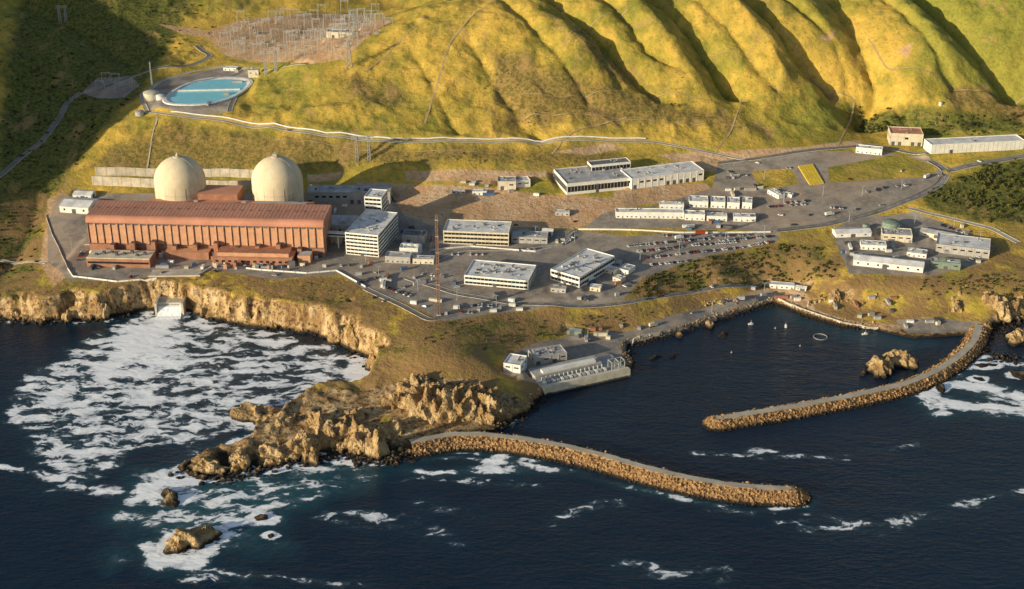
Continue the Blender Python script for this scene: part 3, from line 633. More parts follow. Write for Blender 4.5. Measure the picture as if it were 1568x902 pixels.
def switchyard(pts,n,h=13):
    mb=MB(); w=[hit(*p)[:2] for p in pts]; a=np.array(w)
    gxs=np.arange(a[:,0].min(),a[:,0].max(),13.0); gys=np.arange(a[:,1].min(),a[:,1].max(),19.0)
    for x in gxs:
        for y in gys:
            if random.random()>n or not inside(np.array([x]),np.array([y]),w)[0]: continue
            x2=x+random.uniform(-1.5,1.5); z=float(hgt(x2,y)); hh=h*random.choice([.55,.75,1,1,1.2]); k=random.random()
            if k<.55:
                for s in (-5,5): mb.beam((x2+s,y,z-1),(x2+s*.92,y,z+hh),.2); mb.beam((x2+s*1.15,y+1,z-1),(x2+s*.92,y,z+hh),.12)
                mb.beam((x2-6,y,z+hh),(x2+6,y,z+hh),.24); mb.beam((x2-6,y,z+hh-1.4),(x2+6,y,z+hh-1.4),.12)
                for s in (-4,0,4): mb.beam((x2+s,y,z+hh),(x2+s,y,z+hh-2.5),.16,1)
            else:
                for s in (-3,0,3):
                    mb.beam((x2+s,y,z-1),(x2+s,y,z+3.4),.2,1); mb.lathe(x2+s,y,[(.35,z+3.4),(.25,z+5),(.1,z+6)],6,1)
                if k>.88: mb.box(x2-2,x2+2,y+2,y+4.5,z-1,z+2.6,1)
            if random.random()<.3 : mb.beam((x2,y-8,z+hh*.95),(x2,y+8,z+hh*.95),.07)
    mb.obj('switchyard_structure',[M['steel'],M['grayw']])
switchyard([(335,80),(470,96),(545,82),(600,38),(560,22),(450,24),(370,34),(318,50)],.72,17)
switchyard([(150,146),(195,148),(212,132),(198,118),(150,120)],.7,11)
def chimney(px,py,h,r=1.2):
    q=hit(px,py); mb=MB(); mb.lathe(0,0,[(r,-1),(r*.8,h)],12,0); mb.lathe(0,0,[(r*1.1,h-.6),(r*1.1,h)],12,0); mb.obj('vent_stack',[M['steel']],q)
chimney(608,340,14)
# ------------------------------------------------------------ outfall
def outfall():
    b=P(262,480,0); mb=MB()
    mb.box(-11,11,0,16,-5,11,0); mb.box(-13,-11.05,-6,16,-5,13,0,0); mb.box(11.05,13,-6,16,-5,13,0,0)
    mb.box(-8,-.5,-.1,0,1,9,2); mb.box(.5,8,-.1,0,1,9,2)
    mb.box(-12,12,16.1,24,-5,20,0); mb.box(-22,24,24.1,40,5,26.4,0); mb.box(-23,25,23.4,24,26.4,27.6,0); mb.box(-10,10,16.0,16.08,11.5,19,2)
    for i in range(7): mb.box(-11+i*3.4,-10.5+i*3.4,15.0,15.9,11,20,0)
    mb.prism([(-.2,8.5),(-2.5,7.5),(-5,4.5),(-8,1.2),(-12,.1),(-12,-1),(-.2,-1)],-10.6,10.6,1)
    mb.obj('discharge_outfall',[M['conc'],M['foam'],M['dgray']],b,0.03)
outfall()
# ------------------------------------------------------------ intake
def intake():
    a,w,rot,z=frame((834,606),(965,577),0.0); mb=MB(); d=34
    flatten(a[0]+math.cos(rot)*w/2-math.sin(rot)*(d/2+4),a[1]+math.sin(rot)*w/2+math.cos(rot)*(d/2+4),rot,w/2-3,d/2,4.0,8)
    mb.box(0,w,0,5,-8,7.2,5); mb.box(0,w,5.02,d,-8,5.0,1); mb.box(0,w,-.4,-.02,-8,1.6,3)
    mb.box(0,w*.78,18,d-1,5.0,8.6,1,tm=1); mb.box(w*.1,w*.72,20,25,8.6,10.8,4)
    for i in range(15): x=4+i*w*.75/15; mb.box(x,x+2.4,9,13,5.0,6.8,2 if i%2 else 4); mb.lathe(x+1,15.5,[(.9,5.0),(.9,8),(.2,8.6)],10,2)
    for x in (w*.82,w*.9,w*.97):
        mb.beam((x,6,4.6),(x,6,13),.3,2); mb.beam((x,13,4.6),(x,13,13),.3,2); mb.beam((x,6,13),(x,13,13),.3,2)
    mb.beam((w*.82,6,13),(w*.97,6,13),.3,2); mb.beam((w*.82,13,13),(w*.97,13,13),.3,2)
    for i in range(int(w/3)): mb.beam((i*3+.5,.3,7.2),(i*3+.5,.3,8.3),.08,2)
    mb.beam((0,.3,8.3),(w,.3,8.3),.08,2)
    mb.obj('cooling_water_intake',[M['conc'],M['grayw'],M['steel'],M['dgray'],M['white'],M['cream']],(a[0],a[1],0),rot)
intake()
bld('intake_pump_building',(818,560),(868,552),16,7,'grayw','roofg','ind',1,12,z=6.5)
# ------------------------------------------------------------ breakwaters
import bmesh
bm=bmesh.new(); bmesh.ops.create_icosphere(bm,subdivisions=1,radius=1); IV=np.array([v.co[:] for v in bm.verts]); IF=np.array([[v.index for v in f.verts] for f in bm.faces]); bm.free()
def boulders(pts,sizes,jit=.3):
    Vs=[];Fs=[]; k=0
    for p,s in zip(pts,sizes):
        v=IV*(1+rng.uniform(-jit,jit,(len(IV),1)))*(s*rng.uniform(.65,1.25,3)); th=rng.uniform(0,6.3); c,sn=math.cos(th),math.sin(th)
        v=np.c_[v[:,0]*c-v[:,1]*sn,v[:,0]*sn+v[:,1]*c,v[:,2]]+p; Vs.append(v); Fs.append(IF+k); k+=len(IV)
    return np.concatenate(Vs),np.concatenate(Fs)
def breakwater(line,zc,wt,slope=1.45,s=(.6,1.3),n_per_m=9.0,name='breakwater'):
    w=[P(a,b,zc)[:2] for a,b in line]; pts=[]
    for i in range(len(w)-1):
        L=np.linalg.norm(w[i+1]-w[i]); n=max(1,int(L/4))
        for k in range(n): pts.append(w[i]+(w[i+1]-w[i])*k/n)
    pts.append(w[-1]); pts=np.array(pts)
    for _ in range(4): pts[1:-1]=(pts[:-2]+pts[1:-1]*2+pts[2:])/4
    T=np.gradient(pts,axis=0); T/=np.linalg.norm(T,axis=1)[:,None]; Nn=np.c_[-T[:,1],T[:,0]]
    V=[];Fc=[];mi=[]; K=6
    for i,p in enumerate(pts):
        e=rng.uniform(-.5,.5,2)
        prof=[(-wt/2-(zc+4)*slope,-4),(-wt/2+e[0],zc-.5),(-wt/2+.4+e[0],zc),(wt/2-.4+e[1],zc),(wt/2+e[1],zc-.5),(wt/2+(zc+4)*slope,-4)]
        for o,z in prof: q=p+Nn[i]*o; V.append((q[0],q[1],z))
    for i in range(len(pts)-1):
        for k in range(K-1): Fc.append((i*K+k,i*K+K+k,i*K+K+k+1,i*K+k+1)); mi.append(1 if k==2 else 0)
    core=npmesh(name,np.array(V),Fc,[M['armor'],M['lroad']],False,mi)
    e=pts[-1]; cap=MB(); cap.lathe(e[0],e[1],[(wt/2+(zc+4)*slope,-4),(wt/2,zc-.5),(wt/2-.4,zc-.05)],24,0,False); cap.obj('roundhead',[M['armor']],(0,0,0),0,core)
    bp=[];bs=[]; total=len(pts)*4*n_per_m
    for _ in range(int(total)):
        u=rng.uniform(0,len(pts)-1.001); i=int(u); p=pts[i]+(pts[i+1]-pts[i])*(u-i); side=rng.choice([-1,1]); t=rng.uniform(.04,1)
        if Nn[i][1]*side>0 and rng.random()<.5: side=-side
        o=side*(wt/2+t*(zc+2)*slope); z=zc-.5-t*(zc+2); q=p+Nn[i]*o; bp.append((q[0],q[1],z+rng.uniform(-.2,.4))); bs.append(rng.uniform(*s)*(1.5 if rng.random()<.06 else 1))
    for _ in range(800):
        a=rng.uniform(0,6.3); t=rng.uniform(0,1)**.7; R=wt/2*.8+t*(zc+2)*slope*1.1
        bp.append((e[0]+R*math.cos(a),e[1]+R*math.sin(a),zc-.5-t*(zc+2))); bs.append(rng.uniform(s[0],s[1]*1.15))
    bv,bf=boulders(np.array(bp),bs); r=npmesh('armour_stones',bv,bf,[M['armor']]); r.parent=core
    return pts
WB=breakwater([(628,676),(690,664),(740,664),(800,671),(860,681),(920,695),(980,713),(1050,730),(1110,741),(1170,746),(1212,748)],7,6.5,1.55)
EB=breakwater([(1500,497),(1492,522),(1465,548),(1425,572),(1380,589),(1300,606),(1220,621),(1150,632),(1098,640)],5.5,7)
bp=[];bs=[]
def along(l,n,off,z,s):
    w=[P(a,b,0)[:2] for a,b in l]
    seg=np.array([np.linalg.norm(w[i+1]-w[i]) for i in range(len(w)-1)]); cum=np.r_[0,np.cumsum(seg)]
    for _ in range(n):
        u=rng.uniform(0,cum[-1]); i=min(np.searchsorted(cum,u)-1,len(seg)-1); i=max(i,0); t=(u-cum[i])/seg[i]; p=w[i]+(w[i+1]-w[i])*t
        q=p+rng.normal(0,off,2); zz=max(float(hgt(q[0],q[1])),-.3); bp.append((q[0],q[1],min(zz,z))); bs.append(rng.uniform(*s))
along([(963,560),(960,530),(1000,520),(1050,505),(1100,490),(1150,474),(1185,464),(1205,472),(1240,486),(1290,500),(1340,504)],1500,2.6,4,(.5,1.2))
along([(760,658),(800,635),(828,606)],160,4,5,(.8,2.2)); along([(480,700),(530,692),(570,705),(600,707),(630,694)],250,5,5,(.9,2.6)); along([(280,720),(360,732),(420,713),(480,700)],200,5,4,(.8,2.4))
along([(330,490),(380,498),(440,506),(490,512),(530,533),(562,548),(574,570)],240,4,3,(.7,2.2)); along([(0,490),(60,493),(110,489),(150,492),(205,477)],220,4,3,(.8,2.6)); along([(1500,512),(1520,500),(1540,492),(1600,490)],200,6,4,(.9,2.6))
along([(1240,470),(1280,468),(1330,472)],70,5,9,(.8,2.2)); along([(1480,530),(1520,545),(1568,555)],90,7,2,(.8,2.4)); along([(1075,478),(1110,472),(1130,466)],60,3,7,(.8,2))
bv,bf=boulders(np.array(bp),bs); npmesh('shore_boulders',bv,bf,[M['rock']])
# ------------------------------------------------------------ sea rocks and crags
RK=[]
def crag_rock(px,py,z0,rx,ry,hh,seed,sub=5,name='sea_rock'):
    bm=bmesh.new(); bmesh.ops.create_icosphere(bm,subdivisions=sub,radius=1); o=Vector((seed*13.7,seed*5.1,seed*3.3))
    c=P(px,py,z0); RK.append((c[0],c[1],rx,ry,z0))
    for v in bm.verts:
        p=v.co.copy(); q=Vector((p.x*rx,p.y*ry,p.z*hh))
        n=mn.ridged_multi_fractal(Vector((q.x*.085,q.y*.085,q.z*.05))+o,1.0,2.1,6,1.0,2.0)-1.0
        n2=mn.noise(q*.05+o); n3=mn.voronoi(Vector((q.x*.15,q.y*.15,q.z*.07))+o)[0][0]
        k=1+.27*n+.35*n2-.45*n3+.2
        up=max(p.z,0)
        v.co=Vector((q.x*k,q.y*k,q.z*k*(1+.30*n*up)))
    me=bpy.data.meshes.new(name); bm.to_mesh(me); bm.free(); me.materials.append(M['rock']); ob=link(name,me,(c[0],c[1],z0-1)); ob.rotation_euler=(0,0,seed*1.3)
R_=[(1350,566,0,17,11,10,1),(1378,556,0,14,10,11,2),(288,832,0,16,11,9,3),(322,822,0,11,8,8,33),(262,765,0,12,6,4,4),(398,792,0,7,4,4,5),(415,820,0,5,3,2.5,6),(402,638,0,25,12,8,7),(440,658,0,16,10,9,8),
(655,632,3,19,15,21,9),(700,636,3,20,14,20,10),(742,632,2,20,14,18,11),(640,600,8,16,11,12,12),(578,695,0,10,9,18,13),(548,680,1,14,11,16,14),(515,676,1,15,10,14,15),(470,692,0,20,11,12,16),(425,700,0,18,10,10,17),(370,711,0,19,9,9,18),(318,718,0,17,8,7,19),(540,645,3,15,9,11,20),(768,640,0,10,9,11,21),(600,665,2,11,9,12,42),(490,655,3,16,9,10,43),(610,620,6,14,9,11,44),(675,610,8,14,10,12,53),(720,608,7,14,10,11,54),
(1003,548,0,7,3,2.5,22),(1030,546,0,4,3,2.5,23),(1086,500,0,5,4,6,24),(1108,514,0,7,4,3,25),(1040,515,0,4,3,4,26),(1562,520,0,14,9,9,27),(1560,575,0,9,5,3,28),(1510,560,0,10,5,2.5,29),(1440,595,0,7,4,3,30),(1500,580,0,7,4,2,31),(1320,573,0,5,3,3,32),(575,560,2,8,8,9,34),(545,522,6,9,6,12,35),(590,548,8,9,8,12,36),(1470,470,5,20,8,13,37),(1520,476,5,18,9,14,38),(1550,478,3,14,9,14,39),(1275,458,6,14,6,9,40),(1420,466,5,17,6,10,41),(1340,462,6,14,6,8,45),
(30,486,0,12,6,10,46),(110,487,0,14,6,9,47),(160,486,0,9,7,12,48),(320,482,0,9,6,10,49),(415,498,0,12,5,9,50),(520,520,2,10,6,13,51),(60,490,0,10,5,6,52)]
for a in R_: crag_rock(a[0],a[1],a[2],a[3],a[4],a[5],a[6],5 if a[3]>12 else 4)
# ------------------------------------------------------------ roads as draped ribbons
def ribbon(name,pts,w,mat,off=.22,dash=None,world=False,n_across=3,kerb=False):
    wp=[np.array(p) for p in pts] if world else [hit(*p) for p in pts]; res=[]
    for i in range(len(wp)-1):
        L=np.linalg.norm((wp[i+1]-wp[i])[:2]); n=max(1,int(L/3))
        for k in range(n): res.append(wp[i][:2]+(wp[i+1]-wp[i])[:2]*k/n)
    res.append(wp[-1][:2]); r=np.array(res)
    for _ in range(8): 
        if len(r)>2: r[1:-1]=(r[:-2]+2*r[1:-1]+r[2:])/4
    T=np.gradient(r,axis=0); T/=np.linalg.norm(T,axis=1)[:,None]+1e-9; Nn=np.c_[-T[:,1],T[:,0]]
    zc=hgt(r[:,0],r[:,1]); 
    if w>=4 and kerb:
        for _ in range(6): zc[1:-1]=(zc[:-2]+2*zc[1:-1]+zc[2:])/4
        for p,z in zip(r[::2],zc[::2]):
            R=w/2+6; i0,i1=np.searchsorted(gx,[p[0]-R,p[0]+R]); j0,j1=np.searchsorted(gy,[p[1]-R,p[1]+R])
            d=np.hypot(X[i0:i1,j0:j1]-p[0],Y[i0:i1,j0:j1]-p[1]); k=1-smooth(d,w/2+.5,R); Z[i0:i1,j0:j1]=Z[i0:i1,j0:j1]*(1-k)+z*k
        zc=hgt(r[:,0],r[:,1])
    V=[];Fc=[];mi=[]
    offs=np.linspace(-w/2,w/2,n_across)
    prof=[(o,off) for o in offs]
    if kerb: prof=[(-w/2-.3,-.3),(-w/2-.3,off+.12),(-w/2,off+.12)]+prof+[(w/2,off+.12),(w/2+.3,off+.12),(w/2+.3,-.3)]
    K=len(prof)
    for i in range(len(r)):
        for o,dz in prof:
            q=r[i]+Nn[i]*o; z=max(float(hgt(q[0],q[1])),zc[i]) if not kerb else float(hgt(q[0],q[1])); V.append((q[0],q[1],z+dz))
    for i in range(len(r)-1):
        for k in range(K-1):
            if dash and (i//dash)%2: continue
            Fc.append((i*K+k,i*K+K+k,i*K+K+k+1,i*K+k+1)); mi.append(1 if (kerb and (k<2 or k>K-4)) else 0)
    return npmesh(name,V,Fc,[M[mat],M['conc']],True,mi)
RD=[([(222,172),(262,176),(340,184),(420,194),(500,209),(600,217),(750,218),(900,214),(1005,217),(1100,236),(1150,246)],5,'lroad'),
([(1425,246),(1452,262),(1440,282),(1400,303),(1330,328),(1260,345),(1190,353)],9,'asph'),([(1640,232),(1568,238),(1500,250),(1450,262)],10,'asph'),([(1560,372),(1520,350),(1450,333),(1390,318)],6,'lroad'),
([(620,425),(700,450),(780,464),(870,469),(960,464),(1060,447),(1120,437),(1180,434)],6,'asph'),([(-40,295),(0,270),(40,235),(75,205),(95,175),(102,158),(125,142)],6,'asph'),
([(150,140),(200,118),(260,102),(300,98),(325,86),(300,70)],6,'asph'),([(640,410),(700,382),(780,382),(850,372),(885,352)],7,'asph'),([(72,402),(40,400),(0,398)],4,'lroad'),([(560,442),(620,470),(660,492),(690,480)],6,'asph'),
([(1100,250),(1180,240),(1260,228),(1340,222),(1420,235)],7,'asph'),([(352,172),(362,145),(385,120),(470,98)],5,'asph'),([(225,170),(215,150),(245,125),(300,108),(350,100),(385,104)],4.5,'lroad')]
for l,w,m in RD: ribbon('road',l,w,m,.25,kerb=True,n_across=5)
for i in (1,2,4,7): ribbon('road_marking',RD[i][0],.35,'wline',.32,dash=2,n_across=2)
for l,w in [([(650,190),(672,120),(690,62),(725,22),(760,2)],2.2),([(845,236),(870,205),(960,180)],2),([(1090,240),(1120,200),(1140,150)],1.6),([(225,258),(235,200),(243,172)],2),([(1280,230),(1310,150),(1260,140),(1240,120)],2),([(800,185),(900,176),(1080,190),(1180,196)],1.6),([(1330,60),(1360,110),(1470,140),(1568,150)],2),([(560,110),(600,75),(655,25)],1.6),([(860,75),(900,45),(960,15)],1.5),([(420,215),(560,232),(760,236)],1.5),([(800,145),(860,150),(1000,150),(1100,160)],1.2),([(1000,40),(1060,75),(1150,90)],1.0),([(1190,40),(1250,130),(1290,150)],1.2)]:
    ribbon('dirt_track',l,w,'track',.2,n_across=3)
def pipe(name,pts,r,mat,zoff=1.0):
    mb=MB(); w=[hit(*p) for p in pts]; res=[]
    for i in range(len(w)-1):
        L=np.linalg.norm((w[i+1]-w[i])[:2]); n=max(1,int(L/8))
        for k in range(n): q=w[i]+(w[i+1]-w[i])*k/n; q[2]=float(hgt(q[0],q[1]))+zoff; res.append(q)
    for i in range(len(res)-1):
        mb.beam(res[i],res[i+1],r,0)
        if i%2==0: mb.beam(res[i]-np.array([0,0,zoff+1]),res[i],r*.5,1)
    mb.obj(name,[M[mat],M['conc']])
pipe('water_pipeline',[(262,172),(340,180),(420,190),(500,204),(600,213),(750,214),(900,210),(1000,213)],.6,'white',1.1)
strip_wall('retaining_wall',[(143,283),(230,287),(300,288),(392,290)],10,1.0,'conc','conc')
strip_wall('retaining_wall',[(148,268),(230,270),(330,270),(390,272)],9,1.0,'conc','conc')
strip_wall('sea_wall',[(104,412),(112,424),(180,432),(240,428)],1.4,.6,'white','conc'); strip_wall('sea_wall',[(300,424),(330,406),(400,414),(470,419),(515,415),(560,440)],1.4,.6,'white','conc')
strip_wall('perimeter_fence',[(660,384),(720,378),(820,386),(860,376),(880,355)],1.6,.25,'wline','steel')
strip_wall('perimeter_fence',[(885,352),(1040,357),(1180,356)],1.5,.25,'white','steel'); strip_wall('perimeter_fence',[(70,330),(80,360),(90,380),(104,412)],1.2,.25,'conc','steel')
strip_wall('harbor_wall',[(1190,458),(1230,475),(1290,495),(1345,503)],1.5,1.0,'conc','conc'); strip_wall('harbor_wall',[(962,540),(970,522),(1010,512)],2.5,1.0,'conc','conc')
strip_wall('retaining_wall',[(560,292),(596,292),(606,310)],3,.6,'conc','conc'); strip_wall('concrete_ditch',[(225,262),(232,215),(242,180)],.6,1.0,'conc','conc')
a=[hit(*p) for p in [(1240,284),(1262,281),(1245,252),(1222,255)]]; mb=MB()
for k in range(5):
    u0,u1=k/5,(k+.85)/5; pts=[a[0]+(a[1]-a[0])*u0,a[0]+(a[1]-a[0])*u1,a[3]+(a[2]-a[3])*u1,a[3]+(a[2]-a[3])*u0]; zt=[float(hgt(q[0],q[1])) for q in pts]
    top=[(q[0],q[1],z+.9) for q,z in zip(pts,zt)]; bot=[(q[0],q[1],z-.5) for q,z in zip(pts,zt)]; mb.poly(top)
    for i in range(4): j=(i+1)%4; mb.poly([bot[i],bot[j],top[j],top[i]])
mb.obj('yellow_stacked_mats',[M['yellow']])
# ------------------------------------------------------------ vehicles
def car_mesh(kind):
    mb=MB(); L,W_,h=(4.7,1.85,.85)
    if kind=='car':
        mb.box(-L/2,L/2,-W_/2,W_/2,.3,.62,0,.03); mb.box(-L/2+.05,L/2-.05,-W_/2+.03,W_/2-.03,.62,.95,0,.18,ty=.08)
        mb.box(-1.5,1.05,-W_/2+.12,W_/2-.12,.95,1.42,1,.5,ty=.2); mb.box(-.98,.52,-W_/2+.33,W_/2-.33,1.42,1.48,0)
    elif kind=='pickup':
        L=5.4; mb.box(-L/2,L/2,-W_/2,W_/2,.4,.95,0,.04); mb.box(L/2-1.7,L/2-.1,-W_/2+.05,W_/2-.05,.95,1.1,0,.1)
        mb.box(-.5,1.3,-W_/2+.1,W_/2-.1,.95,1.7,1,.35,ty=.15); mb.box(-.12,.92,-W_/2+.26,W_/2-.26,1.7,1.76,0)
        mb.box(-L/2+.1,-.6,-W_/2+.05,-W_/2+.15,.95,1.25,0); mb.box(-L/2+.1,-.6,W_/2-.15,W_/2-.05,.95,1.25,0); mb.box(-L/2+.15,-.6,-W_/2+.16,W_/2-.16,.955,.97,2)
    else:
        L=5.0; mb.box(-L/2,L/2,-W_/2,W_/2,.35,1.05,0,.05); mb.box(-L/2+.1,1.3,-W_/2+.06,W_/2-.06,1.05,1.8,1,.3,ty=.14); mb.box(-L/2+.42,.95,-W_/2+.22,W_/2-.22,1.8,1.86,0)
    for x in (-L*.31,L*.31):
        for y in (-W_/2+.02,W_/2-.22):
            o=len(mb.v); n=10
            for yy in (y,y+.2):
                for i in range(n): a=2*math.pi*i/n; mb.v.append((x+.34*math.cos(a),yy,.34+.34*math.sin(a)))
            for i in range(n): j=(i+1)%n; mb.f.append((o+i,o+j,o+n+j,o+n+i)); mb.m.append(2); mb.sm.append(True)
            mb.f+=[tuple(o+i for i in range(n)),tuple(o+n+i for i in range(n-1,-1,-1))]; mb.m+=[2,2]; mb.sm+=[False]*2
    return mb.obj('parked_'+kind,[M['car'],M['glass'],M['tire']],mesh_only=True)
CM={k:car_mesh(k) for k in ('car','pickup','suv')}
def put_car(x,y,rot):
    k=random.choice(['car','car','suv','pickup']); z=float(hgt(x,y)); z=max(z,float(hgt(x+1.5,y)),float(hgt(x-1.5,y)))
    link('parked_'+k,CM[k],(x,y,z+.06),rot+random.choice([0,math.pi])+random.gauss(0,.03))
stripes=MB()
def row(a,b,fill=.85,pitch=2.9,n=None):
    p,q=hit(*a),hit(*b); d=(q-p)[:2]; L=np.linalg.norm(d); d/=L; rot=math.atan2(d[1],d[0]); k=int(L/pitch)
    for i in range(k):
        s=p[:2]+d*(i+.5)*pitch
        e=p[:2]+d*i*pitch; nn=np.array([-d[1],d[0]]); z=float(hgt(*e))+.1
        c1=e-nn*2.6;c2=e+nn*2.6; w=d*.06; stripes.poly([(c1[0]-w[0],c1[1]-w[1],z),(c1[0]+w[0],c1[1]+w[1],z),(c2[0]+w[0],c2[1]+w[1],z),(c2[0]-w[0],c2[1]-w[1],z)])
        if random.random()<fill: put_car(s[0],s[1],rot+math.pi/2)
for a,b,f in [((960,378),(1090,366),.8),((975,386),(1130,371),.85),((1100,369),(1185,362),.8),((985,396),(1100,384),.85),((1105,383),(1180,371),.8),((995,406),(1060,399),.7),((1000,361),(1060,362),.6),((1090,362),(1150,360),.5),
 ((560,428),(600,424),.5),((590,440),(640,458),.6),((690,468),(760,470),.7),((700,478),(740,480),.4),((560,452),(590,462),.3),((1180,262),(1215,257),.4),((1290,300),(1350,291),.25),((1200,312),(1260,306),.35),((1170,318),(1240,313),.4),((1340,290),(1400,283),.2),((640,420),(690,424),.4),((955,440),(985,425),.4),((1110,262),(1150,270),.4),((1270,318),(1320,322),.3),((860,375),(880,362),.5),
 ((780,385),(830,381),.4),((690,390),(750,390),.3),((1440,345),(1490,362),.5),((1330,380),(1350,383),.4),((1480,400),(1505,392),.4),((120,400),(135,372),.4),((520,408),(560,404),.4)]: row(a,b,f)
for p in [(575,418),(700,440),(1300,275),(1380,262),(1440,270),(1160,250),(1350,315),(900,460),(1010,452),(1090,440),(1500,248),(440,200),(1240,330),(1060,480),(1110,462),(1240,465),(650,470),(620,440),(330,416),(420,422),(200,425),(250,418),(930,510),(900,520),(1195,330),(1215,345),(880,340),(790,345),(150,410)]:
    q=hit(*p); put_car(q[0],q[1],random.uniform(0,3.1))
stripes.obj('parking_markings',[M['wline']])
def truck(px,py,rot,cab='red',box='white',L=12):
    q=hit(px,py); mb=MB(); mb.box(-L/2,L/2-2.8,-1.3,1.3,1.1,3.9,1); mb.box(L/2-2.5,L/2,-1.2,1.2,.6,2.9,0,.15); mb.box(L/2-.9,L/2-.05,-1.1,1.1,1.7,2.6,2,.1); mb.box(-L/2,L/2-.3,-.9,.9,.7,1.1,3)
    for x in (-L*.38,-L*.28,L*.36):
        for y in (-1.25,1.0): 
            o=len(mb.v);n=12
            for yy in (y,y+.25):
                for i in range(n): a=2*math.pi*i/n; mb.v.append((x+.5*math.cos(a),yy,.5+.5*math.sin(a)))
            for i in range(n): j=(i+1)%n; mb.f.append((o+i,o+j,o+n+j,o+n+i)); mb.m.append(3); mb.sm.append(True)
            mb.f+=[tuple(o+i for i in range(n)),tuple(o+n+i for i in range(n-1,-1,-1))]; mb.m+=[3,3]; mb.sm+=[False]*2
    mb.obj('box_truck',[M[cab],M[box],M['glass'],M['tire']],(q[0],q[1],float(hgt(q[0],q[1]))+.1),rot)
truck(1074,359,.1,'white','red'); truck(1420,272,.8,'red','white'); truck(905,430,1.0,'white','white',9); truck(590,432,.3,'white','white',9); truck(1040,366,.4,'white','white',9); truck(1270,330,.4,'white','white',10); truck(1000,500,.5,'white','cream',8)
CLM=['white','white','grayw','cream','roofg','roofg','brick','grayw','dgray','cream','blue']
def container(px,py):
    q=hit(px,py); 
    if q[2]<3: return
    mb=MB(); L=random.choice([6,6,12,4]); hh=random.uniform(2.2,3.2); mb.box(-L/2,L/2,-1.25,1.25,0,hh,0)
    for i in range(int(L/.8)): mb.box(-L/2+.2+i*.8,-L/2+.4+i*.8,-1.32,-1.25,.1,hh-.1,0)
    mb.box(L/2,L/2+.06,-1.1,-.05,.15,hh-.15,1); mb.box(L/2,L/2+.06,.05,1.1,.15,hh-.15,1)
    mb.obj('shipping_container',[M[random.choice(CLM)],M['steel']],q,random.choice([0,.1,1.6,1.5,-.3,.4]))
for (x0,x1,y0,y1,n) in [(520,700,395,440,16),(600,870,345,372,24),(140,250,392,412,8),(250,500,400,412,16),(590,800,452,482,12),(1110,1180,270,300,10),(1290,1500,345,410,26),(870,990,500,520,8),(1130,1230,440,460,8),(1260,1370,455,490,10),(700,830,280,300,8),(475,600,300,330,14),(1050,1170,340,352,8),(880,960,430,460,8),(240,370,110,165,4),(1370,1440,490,505,5)]:
    for _ in range(n): container(random.uniform(x0,x1),random.uniform(y0,y1))
def lamp(px,py):
    q=hit(px,py); mb=MB(); mb.lathe(0,0,[(.28,-.5),(.16,11)],8,0); mb.beam((-1.6,0,11),(1.6,0,11),.12); mb.box(-2.1,-1.3,-.3,.3,10.8,11.15,1); mb.box(1.3,2.1,-.3,.3,10.8,11.15,1); mb.obj('street_lamp',[M['steel'],M['grayw']],q)
for p in [(580,425),(640,445),(700,460),(760,470),(560,400),(980,400),(1040,385),(1110,372),(1170,362),(1200,310),(1260,300),(1320,300),(1380,290),(1170,275),(1300,340),(1460,350),(880,370),(820,362),(110,380),(1090,478),(1170,450),(900,520),(1500,370),(1400,345)]: lamp(*p)
def boat(px,py,rot,L=7):
    q=P(px,py,0); mb=MB(); mb.prism([(-1.1,.9),(-.7,-.2),(.7,-.2),(1.1,.9)],-L/2,L*.25,0)
    o=len(mb.v); mb.v+=[(L*.25,-1.1,.9),(L*.25,-.7,-.2),(L*.25,.7,-.2),(L*.25,1.1,.9),(L/2,0,1.1),(L*.42,0,0)]; mb.f+=[(o,o+1,o+5,o+4),(o+2,o+3,o+4,o+5),(o+1,o+2,o+5),(o,o+4,o+3)]; mb.m+=[0]*4; mb.sm+=[False]*4
    mb.box(-1,1,-.7,.7,.9,2.1,0,.2); mb.box(-.85,.85,-.72,.72,1.3,1.7,1); mb.beam((0,0,2.1),(0,0,4.5),.06,0); mb.obj('small_boat',[M['white'],M['glass']],q,rot)
boat(1203,500,1.4,6); boat(1150,497,.2,5); boat(1325,512,.2,6)
def buoy(px,py):
    q=P(px,py,0); mb=MB(); mb.lathe(0,0,[(.3,-.3),(.7,0),(.7,.4),(.25,.8),(.1,1.8)],10,0); mb.obj('mooring_buoy',[M['grayw']],q)
for p in [(1187,503),(1225,530),(1120,540)]: buoy(*p)
q=P(1256,516,0); mb=MB()
for i in range(16):
    a=i/16*6.283;b=(i+1)/16*6.283; mb.beam((6*math.cos(a),6*math.sin(a),.2),(6*math.cos(b),6*math.sin(b),.2),.22)
mb.obj('floating_net_pen',[M['grayw']],q)
